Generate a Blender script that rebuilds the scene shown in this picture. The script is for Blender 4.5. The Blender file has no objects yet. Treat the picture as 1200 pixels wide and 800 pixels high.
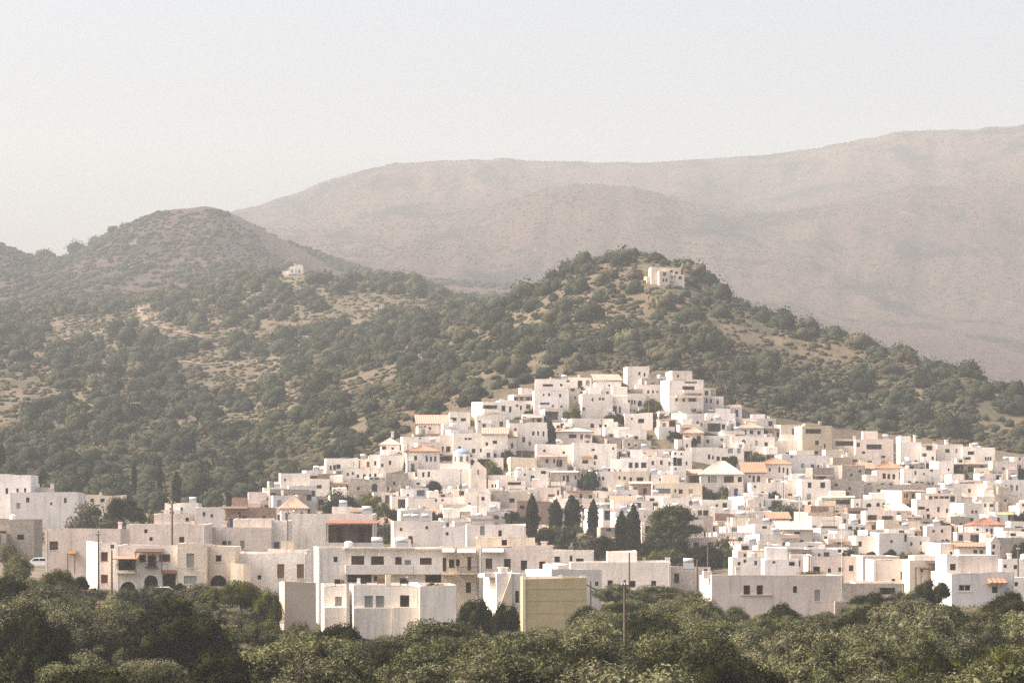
import bpy, math, random
import numpy as np
from mathutils import Vector, Matrix

random.seed(7)
rng = np.random.default_rng(11)
sc = bpy.context.scene
COL = sc.collection
R = math.radians

# ------------------------------------------------------------------ camera
F = 3403.0            # focal length in pixels of a 1200 px wide picture
HY = 610.0            # the row of the horizon
cd = bpy.data.cameras.new('camera')
cam = bpy.data.objects.new('camera', cd)
COL.objects.link(cam)
cam.location = (0, 0, 0)
cam.rotation_euler = (R(90), 0, 0)
cd.sensor_width = 36.0
cd.lens = F / 1200 * 36
cd.shift_y = (HY - 400) / 1200
cd.clip_start = 0.5
cd.clip_end = 20000
sc.camera = cam

# ------------------------------------------------------------------ light
SUN_EL, SUN_AZ = 48.0, -92.0       # azimuth from +Y, clockwise
w = bpy.data.worlds.new('World')
sc.world = w
w.use_nodes = True
nt = w.node_tree
bg = nt.nodes['Background']
sky = nt.nodes.new('ShaderNodeTexSky')
sky.sky_type = 'NISHITA'
sky.sun_disc = False
sky.sun_elevation = R(SUN_EL)
sky.sun_rotation = R(SUN_AZ)
sky.altitude = 0
sky.air_density = 1.0
sky.dust_density = 10.0
sky.ozone_density = 1.2
nt.links.new(sky.outputs[0], bg.inputs[0])
bg.inputs[1].default_value = 0.125
ld = bpy.data.lights.new('sun', 'SUN')
ld.energy = 3.1
ld.angle = R(0.6)
ld.color = (1.0, 0.91, 0.80)
sun = bpy.data.objects.new('sun', ld)
COL.objects.link(sun)
to_sun = Vector((math.cos(R(SUN_EL)) * math.sin(R(SUN_AZ)), math.cos(R(SUN_EL)) * math.cos(R(SUN_AZ)), math.sin(R(SUN_EL))))
sun.rotation_euler = to_sun.to_track_quat('Z', 'Y').to_euler()
vs = sc.view_settings
vs.view_transform = 'Standard'
vs.look = 'None'
vs.gamma = 1
vs.use_curve_mapping = False
vs.exposure = 1.54
cy = sc.cycles
cy.max_bounces = 6
cy.diffuse_bounces = 3
cy.transmission_bounces = 3
cy.transparent_max_bounces = 4
cy.volume_bounces = 0
cy.use_denoising = False
cy.use_adaptive_sampling = False
cy.sampling_pattern = 'BLUE_NOISE'
cy.use_light_tree = False
cy.sample_clamp_indirect = 3.0

# ------------------------------------------------------------------ materials
def mat(name, col, rough=0.85, var=0.06, scale=0.6, dark=None, amount=0.0, bump=0.0, bscale=4.0, objvar=0.05, spec=0.2, streak=0.0):
    m = bpy.data.materials.new(name)
    m.use_nodes = True
    t = m.node_tree
    b = t.nodes['Principled BSDF']
    b.inputs['Roughness'].default_value = rough
    b.inputs['Specular IOR Level'].default_value = spec
    tc = t.nodes.new('ShaderNodeTexCoord')
    n = t.nodes.new('ShaderNodeTexNoise')
    n.inputs['Scale'].default_value = scale
    n.inputs['Detail'].default_value = 5
    n.inputs['Roughness'].default_value = 0.65
    geo = t.nodes.new('ShaderNodeNewGeometry')
    t.links.new(geo.outputs['Position'], n.inputs['Vector'])
    r = t.nodes.new('ShaderNodeValToRGB')
    d = dark or [c * (1 - 3.0 * var) for c in col]
    r.color_ramp.elements[0].position = 0.30 - 0.2 * (1 - amount)
    r.color_ramp.elements[0].color = (*d, 1)
    r.color_ramp.elements[1].position = 0.62
    r.color_ramp.elements[1].color = (*[min(0.9, c * (1 + var)) for c in col], 1)
    t.links.new(n.outputs[0], r.inputs[0])
    oi = t.nodes.new('ShaderNodeObjectInfo')
    mr = t.nodes.new('ShaderNodeMapRange')
    mr.inputs['To Min'].default_value = 1 - objvar
    mr.inputs['To Max'].default_value = 1 + objvar
    t.links.new(oi.outputs['Random'], mr.inputs['Value'])
    mx = t.nodes.new('ShaderNodeVectorMath')
    mx.operation = 'SCALE'
    src = r.outputs[0]
    if streak:
        mp = t.nodes.new('ShaderNodeMapping'); mp.inputs['Scale'].default_value = (1.6, 1.6, 0.16)
        t.links.new(geo.outputs['Position'], mp.inputs['Vector'])
        n3 = t.nodes.new('ShaderNodeTexNoise'); n3.inputs['Scale'].default_value = 1.0; n3.inputs['Detail'].default_value = 6; n3.inputs['Roughness'].default_value = 0.7
        t.links.new(mp.outputs[0], n3.inputs['Vector'])
        r3 = t.nodes.new('ShaderNodeMapRange'); r3.inputs['From Min'].default_value = 0.50; r3.inputs['From Max'].default_value = 0.72
        r3.inputs['To Min'].default_value = 0.0; r3.inputs['To Max'].default_value = streak
        t.links.new(n3.outputs[0], r3.inputs['Value'])
        m3 = t.nodes.new('ShaderNodeMix'); m3.data_type = 'RGBA'
        t.links.new(r3.outputs[0], m3.inputs[0]); t.links.new(r.outputs[0], m3.inputs[6]); m3.inputs[7].default_value = (*[c * 0.62 for c in col], 1)
        src = m3.outputs[2]
    t.links.new(src, mx.inputs[0])
    t.links.new(mr.outputs[0], mx.inputs['Scale'])
    t.links.new(mx.outputs[0], b.inputs['Base Color'])
    if bump:
        n2 = t.nodes.new('ShaderNodeTexNoise')
        n2.inputs['Scale'].default_value = bscale
        n2.inputs['Detail'].default_value = 4
        t.links.new(geo.outputs['Position'], n2.inputs['Vector'])
        bp = t.nodes.new('ShaderNodeBump')
        bp.inputs['Strength'].default_value = bump
        bp.inputs['Distance'].default_value = 0.1
        t.links.new(n2.outputs[0], bp.inputs['Height'])
        t.links.new(bp.outputs[0], b.inputs['Normal'])
    return m

def leafmat(name, c0, c1, trans=0.25, scale=0.12, objvar=0.2):
    """foliage: colour differs leaf by leaf, clump by clump and tree by tree"""
    m = bpy.data.materials.new(name)
    m.use_nodes = True
    t = m.node_tree
    t.nodes.remove(t.nodes['Principled BSDF'])
    out = t.nodes['Material Output']
    geo = t.nodes.new('ShaderNodeNewGeometry')
    n = t.nodes.new('ShaderNodeTexNoise')
    n.inputs['Scale'].default_value = scale
    n.inputs['Detail'].default_value = 3
    t.links.new(geo.outputs['Position'], n.inputs['Vector'])
    a = t.nodes.new('ShaderNodeMath'); a.operation = 'MULTIPLY_ADD'
    t.links.new(geo.outputs['Random Per Island'], a.inputs[0])
    a.inputs[1].default_value = 0.38
    t.links.new(n.outputs[0], a.inputs[2])
    s = t.nodes.new('ShaderNodeMath'); s.operation = 'SUBTRACT'
    t.links.new(a.outputs[0], s.inputs[0]); s.inputs[1].default_value = 0.19
    r = t.nodes.new('ShaderNodeValToRGB')
    r.color_ramp.elements[0].position = 0.15
    r.color_ramp.elements[0].color = (*c0, 1)
    r.color_ramp.elements[1].position = 0.85
    r.color_ramp.elements[1].color = (*c1, 1)
    t.links.new(s.outputs[0], r.inputs[0])
    oi = t.nodes.new('ShaderNodeObjectInfo')
    mr = t.nodes.new('ShaderNodeMapRange')
    mr.inputs['To Min'].default_value = 1 - objvar
    mr.inputs['To Max'].default_value = 1 + objvar
    t.links.new(oi.outputs['Random'], mr.inputs['Value'])
    mx = t.nodes.new('ShaderNodeVectorMath'); mx.operation = 'SCALE'
    t.links.new(r.outputs[0], mx.inputs[0]); t.links.new(mr.outputs[0], mx.inputs['Scale'])
    d = t.nodes.new('ShaderNodeBsdfDiffuse')
    tr = t.nodes.new('ShaderNodeBsdfTranslucent')
    ms = t.nodes.new('ShaderNodeMixShader'); ms.inputs[0].default_value = trans
    t.links.new(mx.outputs[0], d.inputs[0]); t.links.new(mx.outputs[0], tr.inputs[0])
    t.links.new(d.outputs[0], ms.inputs[1]); t.links.new(tr.outputs[0], ms.inputs[2])
    t.links.new(ms.outputs[0], out.inputs[0])
    return m

def groundmat(name, cols, s1, s2, s3, bump=0.3, stretch=(1, 1, 1), bd=1.0):
    """cols: soil, dry grass, scrub, rock"""
    m = bpy.data.materials.new(name)
    m.use_nodes = True
    t = m.node_tree
    b = t.nodes['Principled BSDF']
    b.inputs['Roughness'].default_value = 0.95
    b.inputs['Specular IOR Level'].default_value = 0.05
    geo = t.nodes.new('ShaderNodeNewGeometry')
    mp = t.nodes.new('ShaderNodeMapping')
    mp.inputs['Scale'].default_value = stretch
    t.links.new(geo.outputs['Position'], mp.inputs['Vector'])
    def noise(s, det, rough=0.6):
        n = t.nodes.new('ShaderNodeTexNoise')
        n.inputs['Scale'].default_value = s
        n.inputs['Detail'].default_value = det
        n.inputs['Roughness'].default_value = rough
        t.links.new(mp.outputs[0], n.inputs['Vector'])
        return n
    def ramp(n, a, b_):
        r = t.nodes.new('ShaderNodeMapRange')
        r.inputs['From Min'].default_value = a
        r.inputs['From Max'].default_value = b_
        t.links.new(n.outputs[0], r.inputs['Value'])
        return r
    def mix(f, a, b_):
        x = t.nodes.new('ShaderNodeMix'); x.data_type = 'RGBA'
        t.links.new(f.outputs[0], x.inputs[0])
        for i, v in ((6, a), (7, b_)):
            if isinstance(v, tuple): x.inputs[i].default_value = (*v, 1)
            else: t.links.new(v, x.inputs[i])
        return x.outputs[2]
    n1, n2, n3 = noise(s1, 6), noise(s2, 8, 0.7), noise(s3, 5, 0.7)
    c = mix(ramp(n1, 0.38, 0.62), cols[0], cols[1])
    c = mix(ramp(n2, 0.50, 0.60), c, cols[2])
    n4 = noise(s3 * 0.6, 6, 0.75)
    c = mix(ramp(n4, 0.62, 0.68), c, cols[3])
    n5 = noise(s3 * 2.3, 3, 0.7)
    c = mix(ramp(n5, 0.55, 0.66), c, cols[2])
    t.links.new(c, b.inputs['Base Color'])
    bp = t.nodes.new('ShaderNodeBump')
    bp.inputs['Strength'].default_value = bump
    bp.inputs['Distance'].default_value = bd
    t.links.new(n3.outputs[0], bp.inputs['Height'])
    t.links.new(bp.outputs[0], b.inputs['Normal'])
    return m

M = {}
M['W'] = mat('whitewash', (0.77, 0.695, 0.615), 0.9, 0.04, 0.35, (0.61, 0.54, 0.47), 0.5, 0.25, 2.5, 0.09, streak=0.85)
M['P'] = mat('pinkish_plaster', (0.68, 0.575, 0.5), 0.9, 0.05, 0.4, (0.52, 0.435, 0.37), 0.5, 0.25, 2.5, 0.09, streak=0.85)
M['C'] = mat('cream_plaster', (0.68, 0.575, 0.45), 0.9, 0.04, 0.4, (0.54, 0.45, 0.345), 0.5, 0.25, 2.5, 0.08, streak=0.85)
M['T'] = mat('ochre_plaster', (0.5, 0.4, 0.295), 0.9, 0.06, 0.5, (0.39, 0.31, 0.225), 0.5, 0.3, 2.5, 0.09, streak=0.85)
M['S'] = mat('bare_stone', (0.36, 0.31, 0.26), 0.95, 0.12, 1.6, (0.19, 0.16, 0.135), 0.8, 0.6, 5.0, 0.13, streak=0.85)
M['B'] = mat('bluish_whitewash', (0.69, 0.64, 0.605), 0.9, 0.04, 0.35, (0.55, 0.51, 0.48), 0.5, 0.25, 2.5, 0.08, streak=0.85)
M['K'] = mat('raw_brick', (0.288, 0.192, 0.148), 0.95, 0.1, 2.0, (0.176, 0.112, 0.088), 0.7, 0.5, 5.0, 0.15, streak=0.85)
M['O'] = mat('olive_yellow_render', (0.4, 0.325, 0.19), 0.95, 0.05, 0.8, (0.335, 0.27, 0.155), 0.5, 0.3, 3.0, 0.0, streak=.5)
M['N'] = mat('tan_render', (0.5, 0.4, 0.31), 0.95, 0.05, 0.6, (0.42, 0.335, 0.255), 0.5, 0.2, 3.0, 0.0)
M['roof'] = mat('flat_roof_screed', (0.442, 0.399, 0.357), 0.95, 0.08, 0.5, (0.306, 0.272, 0.238), 0.6, 0.2, 3.0, 0.08)
M['tileo'] = mat('orange_tiles', (0.3, 0.165, 0.105), 0.85, 0.1, 1.2, (0.2, 0.105, 0.065), 0.7, 0.2, 3.0, 0.10)
M['tilep'] = mat('faded_pink_tiles', (0.32, 0.215, 0.165), 0.85, 0.1, 1.2, (0.22, 0.145, 0.11), 0.7, 0.2, 3.0, 0.10)
M['tileg'] = mat('pale_weathered_tiles', (0.4, 0.34, 0.28), 0.9, 0.1, 1.2, (0.28, 0.24, 0.195), 0.7, 0.2, 3.0, 0.06)
M['tiled'] = mat('dark_red_tiles', (0.238, 0.111, 0.076), 0.85, 0.1, 1.2, (0.153, 0.068, 0.051), 0.7, 0.2, 3.0, 0.08)
M['brown'] = mat('dark_brown_wood', (0.085, 0.052, 0.035), 0.6, 0.1, 3, objvar=0.25)
M['wood'] = mat('weathered_wood', (0.17, 0.115, 0.075), 0.8, 0.1, 3, objvar=0.2)
M['shut'] = mat('brown_shutter_paint', (0.20, 0.105, 0.045), 0.6, 0.08, 3, objvar=0.1)
M['red'] = mat('dark_red_paint', (0.24, 0.035, 0.025), 0.5, 0.08, 3)
M['blue'] = mat('blue_paint', (0.035, 0.07, 0.20), 0.5, 0.08, 3)
M['grey'] = mat('grey_green_paint', (0.26, 0.265, 0.235), 0.6, 0.06, 3)
M['dgrey'] = mat('dark_grey_paint', (0.12, 0.12, 0.125), 0.6, 0.06, 3)
M['white'] = mat('white_paint', (0.663, 0.637, 0.603), 0.5, 0.03, 3)
M['pane'] = mat('dark_glass', (0.022, 0.02, 0.02), 0.15, 0.1, 2, spec=0.4)
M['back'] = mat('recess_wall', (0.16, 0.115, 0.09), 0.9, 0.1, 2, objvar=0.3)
M['metal'] = mat('galvanised_metal', (0.42, 0.42, 0.42), 0.4, 0.05, 3)
M['iron'] = mat('black_iron', (0.035, 0.032, 0.03), 0.5, 0.05, 3)
M['dome'] = mat('faded_blue_dome_paint', (0.20, 0.27, 0.40), 0.7, 0.06, 1.0, (0.15, 0.20, 0.31), 0.5)
M['canopy'] = mat('ochre_canvas', (0.36, 0.255, 0.10), 0.9, 0.06, 2)
M['car'] = mat('white_car_paint', (0.72, 0.72, 0.71), 0.25, 0.02, 3, spec=0.5)
M['cars'] = mat('silver_car_paint', (0.45, 0.45, 0.45), 0.3, 0.02, 3, spec=0.5)
M['rubber'] = mat('tyre_rubber', (0.03, 0.03, 0.03), 0.8, 0.05, 3)
M['bark'] = mat('bark', (0.060, 0.047, 0.036), 0.95, 0.15, 4, (0.03, 0.023, 0.018), 0.7)
M['pole'] = mat('pole_wood', (0.11, 0.085, 0.065), 0.9, 0.1, 3)
M['olive'] = leafmat('olive_leaves', (0.011, 0.014, 0.005), (0.160, 0.156, 0.074), 0.12, 0.9, 0.40)
M['olive2'] = leafmat('dry_olive_leaves', (0.018, 0.019, 0.009), (0.19, 0.18, 0.10), 0.12, 0.9, 0.32)
M['carob'] = leafmat('carob_leaves', (0.004, 0.005, 0.002), (0.030, 0.030, 0.010), 0.06, 0.6, 0.25)
M['fresh'] = leafmat('fresh_green_leaves', (0.018, 0.022, 0.005), (0.118, 0.116, 0.024), 0.2, 0.6, 0.25)
M['maquis'] = leafmat('maquis_leaves', (0.009, 0.013, 0.009), (0.047, 0.051, 0.030), 0.1, 0.10, 0.3)
M['maquis2'] = leafmat('yellowed_maquis_leaves', (0.036, 0.033, 0.020), (0.095, 0.085, 0.050), 0.15, 0.10, 0.25)
M['cypress'] = leafmat('cypress_needles', (0.004, 0.006, 0.003), (0.020, 0.022, 0.010), 0.06, 0.4, 0.15)
M['pine'] = leafmat('pine_needles', (0.009, 0.012, 0.005), (0.060, 0.062, 0.024), 0.1, 0.3, 0.1)
M['flower'] = leafmat('bougainvillea', (0.20, 0.06, 0.07), (0.36, 0.16, 0.16), 0.25, 0.6, 0.1)
M['g_grove'] = groundmat('grove_soil', ((0.070, 0.056, 0.032), (0.10, 0.085, 0.048), (0.040, 0.038, 0.018), (0.13, 0.105, 0.07)), 0.06, 0.2, 0.7, 0.4, bd=0.3)
M['g_town'] = groundmat('town_ground', ((0.125, 0.10, 0.075), (0.16, 0.13, 0.10), (0.07, 0.062, 0.035), (0.22, 0.19, 0.155)), 0.08, 0.10, 0.6, 0.3, bd=0.2)
M['g_hill'] = groundmat('dry_hill', ((0.082, 0.060, 0.043), (0.108, 0.084, 0.055), (0.050, 0.046, 0.029), (0.14, 0.115, 0.095)), 0.02, 0.06, 0.3, 0.6, stretch=(1, .4, 1), bd=1.0)
M['g_mount'] = groundmat('mountain_scrub', ((0.040, 0.027, 0.0235), (0.060, 0.041, 0.034), (0.014, 0.0135, 0.014), (0.085, 0.068, 0.06)), 0.0035, 0.014, 0.09, 0.9, stretch=(1, .25, 1), bd=4.0)

# ------------------------------------------------------------------ mesh helpers
def mesh(name, verts, faces, mats, idx=None, smooth=False):
    me = bpy.data.meshes.new(name)
    me.from_pydata([tuple(v) for v in verts], [], faces)
    for m in (mats if isinstance(mats, (list, tuple)) else [mats]):
        me.materials.append(m)
    if idx is not None:
        me.polygons.foreach_set('material_index', idx)
    if smooth:
        me.polygons.foreach_set('use_smooth', [True] * len(faces))
    me.update()
    return me

def mesh_np(name, V, Q, mats, idx=None, smooth=None):
    """V (n,3), Q (m,k) all faces with k corners"""
    me = bpy.data.meshes.new(name)
    k = Q.shape[1]
    me.vertices.add(len(V)); me.vertices.foreach_set('co', np.ascontiguousarray(V, dtype=np.float32).ravel())
    me.loops.add(Q.size); me.loops.foreach_set('vertex_index', np.ascontiguousarray(Q, dtype=np.int32).ravel())
    me.polygons.add(len(Q))
    me.polygons.foreach_set('loop_start', np.arange(0, Q.size, k, dtype=np.int32))
    me.polygons.foreach_set('loop_total', np.full(len(Q), k, dtype=np.int32))
    for m in (mats if isinstance(mats, (list, tuple)) else [mats]):
        me.materials.append(m)
    if idx is not None: me.polygons.foreach_set('material_index', np.asarray(idx, dtype=np.int32))
    if smooth is not None: me.polygons.foreach_set('use_smooth', smooth)
    me.update(calc_edges=True)
    me.validate()
    return me

def ob(name, me, parent=None, loc=(0, 0, 0), rotz=0.0, scale=None):
    o = bpy.data.objects.new(name, me)
    COL.objects.link(o)
    o.location = loc
    o.rotation_euler = (0, 0, rotz)
    if scale is not None: o.scale = scale
    if parent is not None: o.parent = parent
    return o

def tag(o, label=None, cat=None, group=None, kind=None):
    if label: o['label'] = label
    if cat: o['category'] = cat
    if group: o['group'] = group
    if kind: o['kind'] = kind
    return o

def empty(name, loc, rotz=0.0):
    o = ob(name, None, None, loc, rotz)
    o.empty_display_size = 0.5
    return o

def thing(name, label, cat, loc, rotz=0.0, group=None):
    return tag(empty(name, loc, rotz), label, cat, group)

class MB:
    def __init__(s): s.v, s.f, s.i = [], [], []
    def add(s, vs_, fs, mi=0):
        o = len(s.v); s.v += list(vs_); s.f += [tuple(a + o for a in f) for f in fs]; s.i += [mi] * len(fs); return s
    def box(s, x0, x1, y0, y1, z0, z1, mi=0):
        return s.add([(x0, y0, z0), (x1, y0, z0), (x1, y1, z0), (x0, y1, z0), (x0, y0, z1), (x1, y0, z1), (x1, y1, z1), (x0, y1, z1)],
                     [(0, 1, 5, 4), (1, 2, 6, 5), (2, 3, 7, 6), (3, 0, 4, 7), (4, 5, 6, 7), (3, 2, 1, 0)], mi)
    def bar(s, a, b, r0, r1=None, n=6, mi=0):
        a, b = Vector(a), Vector(b); r1 = r0 if r1 is None else r1
        d = (b - a).normalized(); u = d.orthogonal().normalized(); w_ = d.cross(u)
        vs_ = []
        for p, r in ((a, r0), (b, r1)):
            for k in range(n):
                t = 2 * math.pi * k / n
                vs_.append(tuple(p + (u * math.cos(t) + w_ * math.sin(t)) * r))
        fs = [(k, (k + 1) % n, n + (k + 1) % n, n + k) for k in range(n)] + [tuple(range(n))[::-1], tuple(range(n, 2 * n))]
        return s.add(vs_, fs, mi)
    def mesh(s, name, mats, smooth=False): return mesh(name, s.v, s.f, mats, s.i if len(set(s.i)) > 1 else None, smooth)
    def ob(s, name, mats, parent=None, loc=(0, 0, 0), smooth=False): return ob(name, s.mesh(name, mats, smooth), parent, loc)

# ------------------------------------------------------------------ terrain
# each curve: knots (picture column x, distance, picture row y of the bare ground there)
CURVES = [
    [(0, 430, 666), (300, 430, 676), (600, 430, 684), (900, 430, 684), (1200, 430, 684)],
    [(0, 590, 604), (150, 590, 606), (300, 600, 607), (600, 600, 612), (900, 600, 620), (1200, 590, 632)],
    [(0, 650, 586), (150, 655, 586), (300, 660, 584), (350, 670, 566), (430, 685, 541), (500, 705, 503), (560, 720, 478), (640, 740, 455),
     (720, 752, 443), (800, 752, 443), (840, 742, 470), (900, 735, 494), (1000, 728, 512), (1100, 718, 524), (1200, 712, 542)],
    [(0, 800, 524), (150, 800, 520), (300, 800, 508), (430, 800, 465), (560, 820, 425), (640, 830, 396), (740, 840, 378), (800, 830, 382), (900, 802, 434),
     (1000, 785, 474), (1100, 768, 494), (1200, 752, 516)],
    [(0, 950, 455), (150, 950, 452), (300, 950, 448), (430, 950, 420), (520, 950, 388), (580, 958, 366), (620, 960, 349), (670, 955, 324), (710, 950, 308),
     (740, 950, 302), (780, 946, 307), (800, 943, 318), (830, 938, 336), (850, 926, 352), (900, 904, 374), (940, 890, 388), (1000, 872, 406), (1050, 856, 420),
     (1100, 840, 434), (1150, 824, 448), (1200, 808, 464)],
    [(0, 1110, 404), (300, 1110, 398), (430, 1110, 380), (520, 1110, 368), (580, 1100, 370), (670, 1110, 380), (740, 1120, 384), (850, 1120, 405), (1000, 1110, 460), (1200, 1090, 508)],
    [(0, 1350, 366), (60, 1350, 361), (150, 1350, 360), (240, 1350, 345), (300, 1350, 328), (350, 1350, 321), (430, 1350, 328), (480, 1350, 332), (520, 1350, 348),
     (560, 1350, 360), (600, 1350, 366), (670, 1350, 378), (740, 1350, 388), (1000, 1350, 455), (1200, 1350, 485)],
    [(0, 1560, 346), (150, 1560, 346), (240, 1560, 337), (350, 1560, 337), (430, 1560, 342), (520, 1560, 352), (600, 1560, 360), (740, 1560, 384), (1000, 1560, 434), (1200, 1560, 462)],
    [(-150, 2000, 240), (-60, 2000, 268), (0, 2000, 288), (20, 2000, 296), (40, 2000, 303), (70, 2000, 302), (100, 2000, 292), (130, 2000, 274), (150, 2000, 264), (185, 2000, 248), (200, 2000, 245), (225, 2000, 243),
     (240, 2000, 239), (252, 2000, 241), (285, 2000, 254), (330, 2000, 279), (380, 2000, 301), (430, 2000, 319), (500, 2000, 331), (600, 2000, 337), (740, 2000, 348), (900, 2000, 368), (1000, 2000, 383), (1200, 2000, 402)],
    [(0, 2320, 316), (100, 2320, 312), (240, 2320, 268), (330, 2320, 288), (430, 2320, 300), (600, 2320, 315), (740, 2320, 325), (1000, 2320, 340), (1200, 2320, 360)],
    [(0, 2900, 318), (200, 2900, 292), (285, 2900, 270), (400, 2900, 268), (500, 2900, 262), (580, 2900, 245), (620, 2900, 228), (650, 2900, 218), (690, 2900, 215), (740, 2900, 219), (775, 2900, 228),
     (800, 2900, 240), (900, 2900, 250), (1000, 2900, 238), (1080, 2900, 224), (1150, 2900, 221), (1200, 2900, 226)],
    [(0, 3150, 318), (285, 3150, 264), (400, 3150, 252), (500, 3150, 245), (600, 3150, 236), (660, 3150, 227), (740, 3150, 227), (800, 3150, 234), (900, 3150, 238), (1000, 3150, 229), (1100, 3150, 216), (1200, 3150, 206)],
    [(-200, 3900, 360), (0, 3900, 322), (200, 3900, 278), (240, 3900, 264), (285, 3900, 247), (320, 3900, 237), (350, 3900, 228), (372, 3900, 217), (385, 3900, 212), (420, 3900, 205), (460, 3900, 198), (510, 3900, 192),
     (560, 3900, 191), (620, 3900, 190), (700, 3900, 191), (760, 3900, 191), (800, 3900, 188), (850, 3900, 183), (900, 3900, 179), (960, 3900, 173), (1000, 3900, 168), (1050, 3900, 161), (1100, 3900, 158),
     (1150, 3900, 155), (1200, 3900, 149), (1320, 3900, 140)],
    [(0, 4700, 350), (285, 4700, 275), (400, 4700, 235), (600, 4700, 215), (900, 4700, 205), (1200, 4700, 180)],
]
NEAR = [(-80, -1.9), (0, -1.9), (20, -2.6), (70, -9.5), (120, -12.2), (200, -12.5)]
NEARX = [(270, [(0, -10.0), (290, -10.4), (330, -12.9), (690, -12.9), (720, -11.8), (820, -11.8), (850, -12.6), (980, -12.6), (1010, -11.3), (1200, -11.5)]),
         (322, [(0, -8.6), (290, -8.8), (322, -12.4), (690, -12.6), (715, -9.8), (815, -10.2), (832, -12.0), (980, -12.0), (1005, -9.8), (1095, -10), (1110, -10.6), (1200, -10.6)]),
         (350, [(0, -8.2), (290, -8.4), (322, -11.4), (690, -11.6), (715, -9.6), (815, -9.8), (832, -10.6), (1200, -9.8)])]
XS = np.concatenate([np.arange(-900, -200, 50), np.arange(-200, 1401, 5), np.arange(1450, 2101, 50)]).astype(float)
DS = np.concatenate([np.array([-80, -40, 0, 15, 30, 50, 70, 90, 110, 130]), np.arange(150, 400, 10), np.arange(400, 640, 8), np.arange(640, 1000, 5), np.arange(1000, 1500, 9),
                     np.arange(1500, 2400, 18), np.arange(2400, 4720, 28)]).astype(float)

def pchip(x, y, q):
    h = np.diff(x); d = np.diff(y) / h
    m = np.zeros(len(x))
    m[0], m[-1] = d[0], d[-1]
    for i in range(1, len(x) - 1):
        if d[i - 1] * d[i] > 0:
            w1, w2 = 2 * h[i] + h[i - 1], h[i] + 2 * h[i - 1]
            m[i] = (w1 + w2) / (w1 / d[i - 1] + w2 / d[i])
    k = np.clip(np.searchsorted(x, q) - 1, 0, len(h) - 1)
    t = (q - x[k]) / h[k]
    return ((2 * t**3 - 3 * t**2 + 1) * y[k] + (t**3 - 2 * t**2 + t) * h[k] * m[k] + (-2 * t**3 + 3 * t**2) * y[k + 1] + (t**3 - t**2) * h[k] * m[k + 1])

def vnoise(x, y, seed):
    xi, yi = np.floor(x).astype(np.int64), np.floor(y).astype(np.int64)
    fx, fy = x - xi, y - yi
    fx, fy = fx * fx * fx * (fx * (fx * 6 - 15) + 10), fy * fy * fy * (fy * (fy * 6 - 15) + 10)
    def h(a, b):
        n = (a * 374761393 + b * 668265263 + seed * 2147483647) & 0xffffffff
        n = ((n ^ (n >> 13)) * 1274126177) & 0xffffffff
        return ((n ^ (n >> 16)) & 0xffff) / 32767.5 - 1
    return (h(xi, yi) * (1 - fx) + h(xi + 1, yi) * fx) * (1 - fy) + (h(xi, yi + 1) * (1 - fx) + h(xi + 1, yi + 1) * fx) * fy

def fbm(x, y, seed, octv=5, gain=0.5):
    s, a = 0, 1.0
    for k in range(octv):
        s = s + a * vnoise(x, y, seed + k * 17); a *= gain; x = x * 2.03 + 3.1; y = y * 2.03 + 1.7
    return s

Z = np.zeros((len(XS), len(DS)))
for i, x in enumerate(XS):
    ds = [d for d, z in NEAR]; zs = [z for d, z in NEAR]
    for d, kn in NEARX: ds.append(d); zs.append(np.interp(x, [k[0] for k in kn], [k[1] for k in kn]))
    for c in CURVES:
        xc = np.clip(x, -200, 1400)
        D = np.interp(xc, [k[0] for k in c], [k[1] for k in c]); y = np.interp(xc, [k[0] for k in c], [k[2] for k in c])
        ds.append(D); zs.append((HY - y) * D / F)
    Z[i] = pchip(np.array(ds), np.array(zs), DS)
core = (XS >= -200) & (XS <= 1400)
ker = np.exp(-0.5 * (np.arange(-4, 5) / 1.6) ** 2); ker /= ker.sum()
Zc = Z[core]; pad = np.concatenate([np.repeat(Zc[:1], 4, 0), Zc, np.repeat(Zc[-1:], 4, 0)])
Z[core] = sum(ker[k] * pad[k:k + len(Zc)] for k in range(9))
XW = (XS[:, None] - 600) / F * np.maximum(DS, 150)[None, :]
YW = np.repeat(DS[None, :], len(XS), 0)
amp = np.interp(DS, [0, 100, 330, 640, 760, 950, 1100, 1250, 1360, 1650, 1980, 2050, 2300, 2650, 2900, 3100, 3500, 3850, 3950, 4300], [0.15, .25, 0.1, 0.1, .6, .9, 1.2, 1.4, 1.0, 5, 1.4, 1.4, 8, 15, 3, 13, 26, 3.5, 3, 8])
sx = np.interp(DS, [0, 600, 1000, 2000, 3900], [12, 20, 45, 120, 260])
Z += amp[None, :] * fbm(XW / sx[None, :], YW / (1.8 * sx[None, :]), 3, 6, 0.55)

def gz(X, D):
    x = 600 + X * F / max(D, 150)
    i = int(np.clip(np.searchsorted(XS, x) - 1, 0, len(XS) - 2)); j = int(np.clip(np.searchsorted(DS, D) - 1, 0, len(DS) - 2))
    a = min(max((x - XS[i]) / (XS[i + 1] - XS[i]), 0), 1); b = min(max((D - DS[j]) / (DS[j + 1] - DS[j]), 0), 1)
    return float((Z[i, j] * (1 - b) + Z[i, j + 1] * b) * (1 - a) + (Z[i + 1, j] * (1 - b) + Z[i + 1, j + 1] * b) * a)

def at(x, y, d0=360.0, d1=990.0):
    """distance at which the sight line through picture point (x, y) first meets the ground"""
    D = d0
    while D < d1:
        if HY - gz((x - 600) * D / F, D) * F / D <= y: return D
        D += 2.0
    return d1

def pix(X, D, z): return 600 + X * F / D, HY - z * F / D

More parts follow.
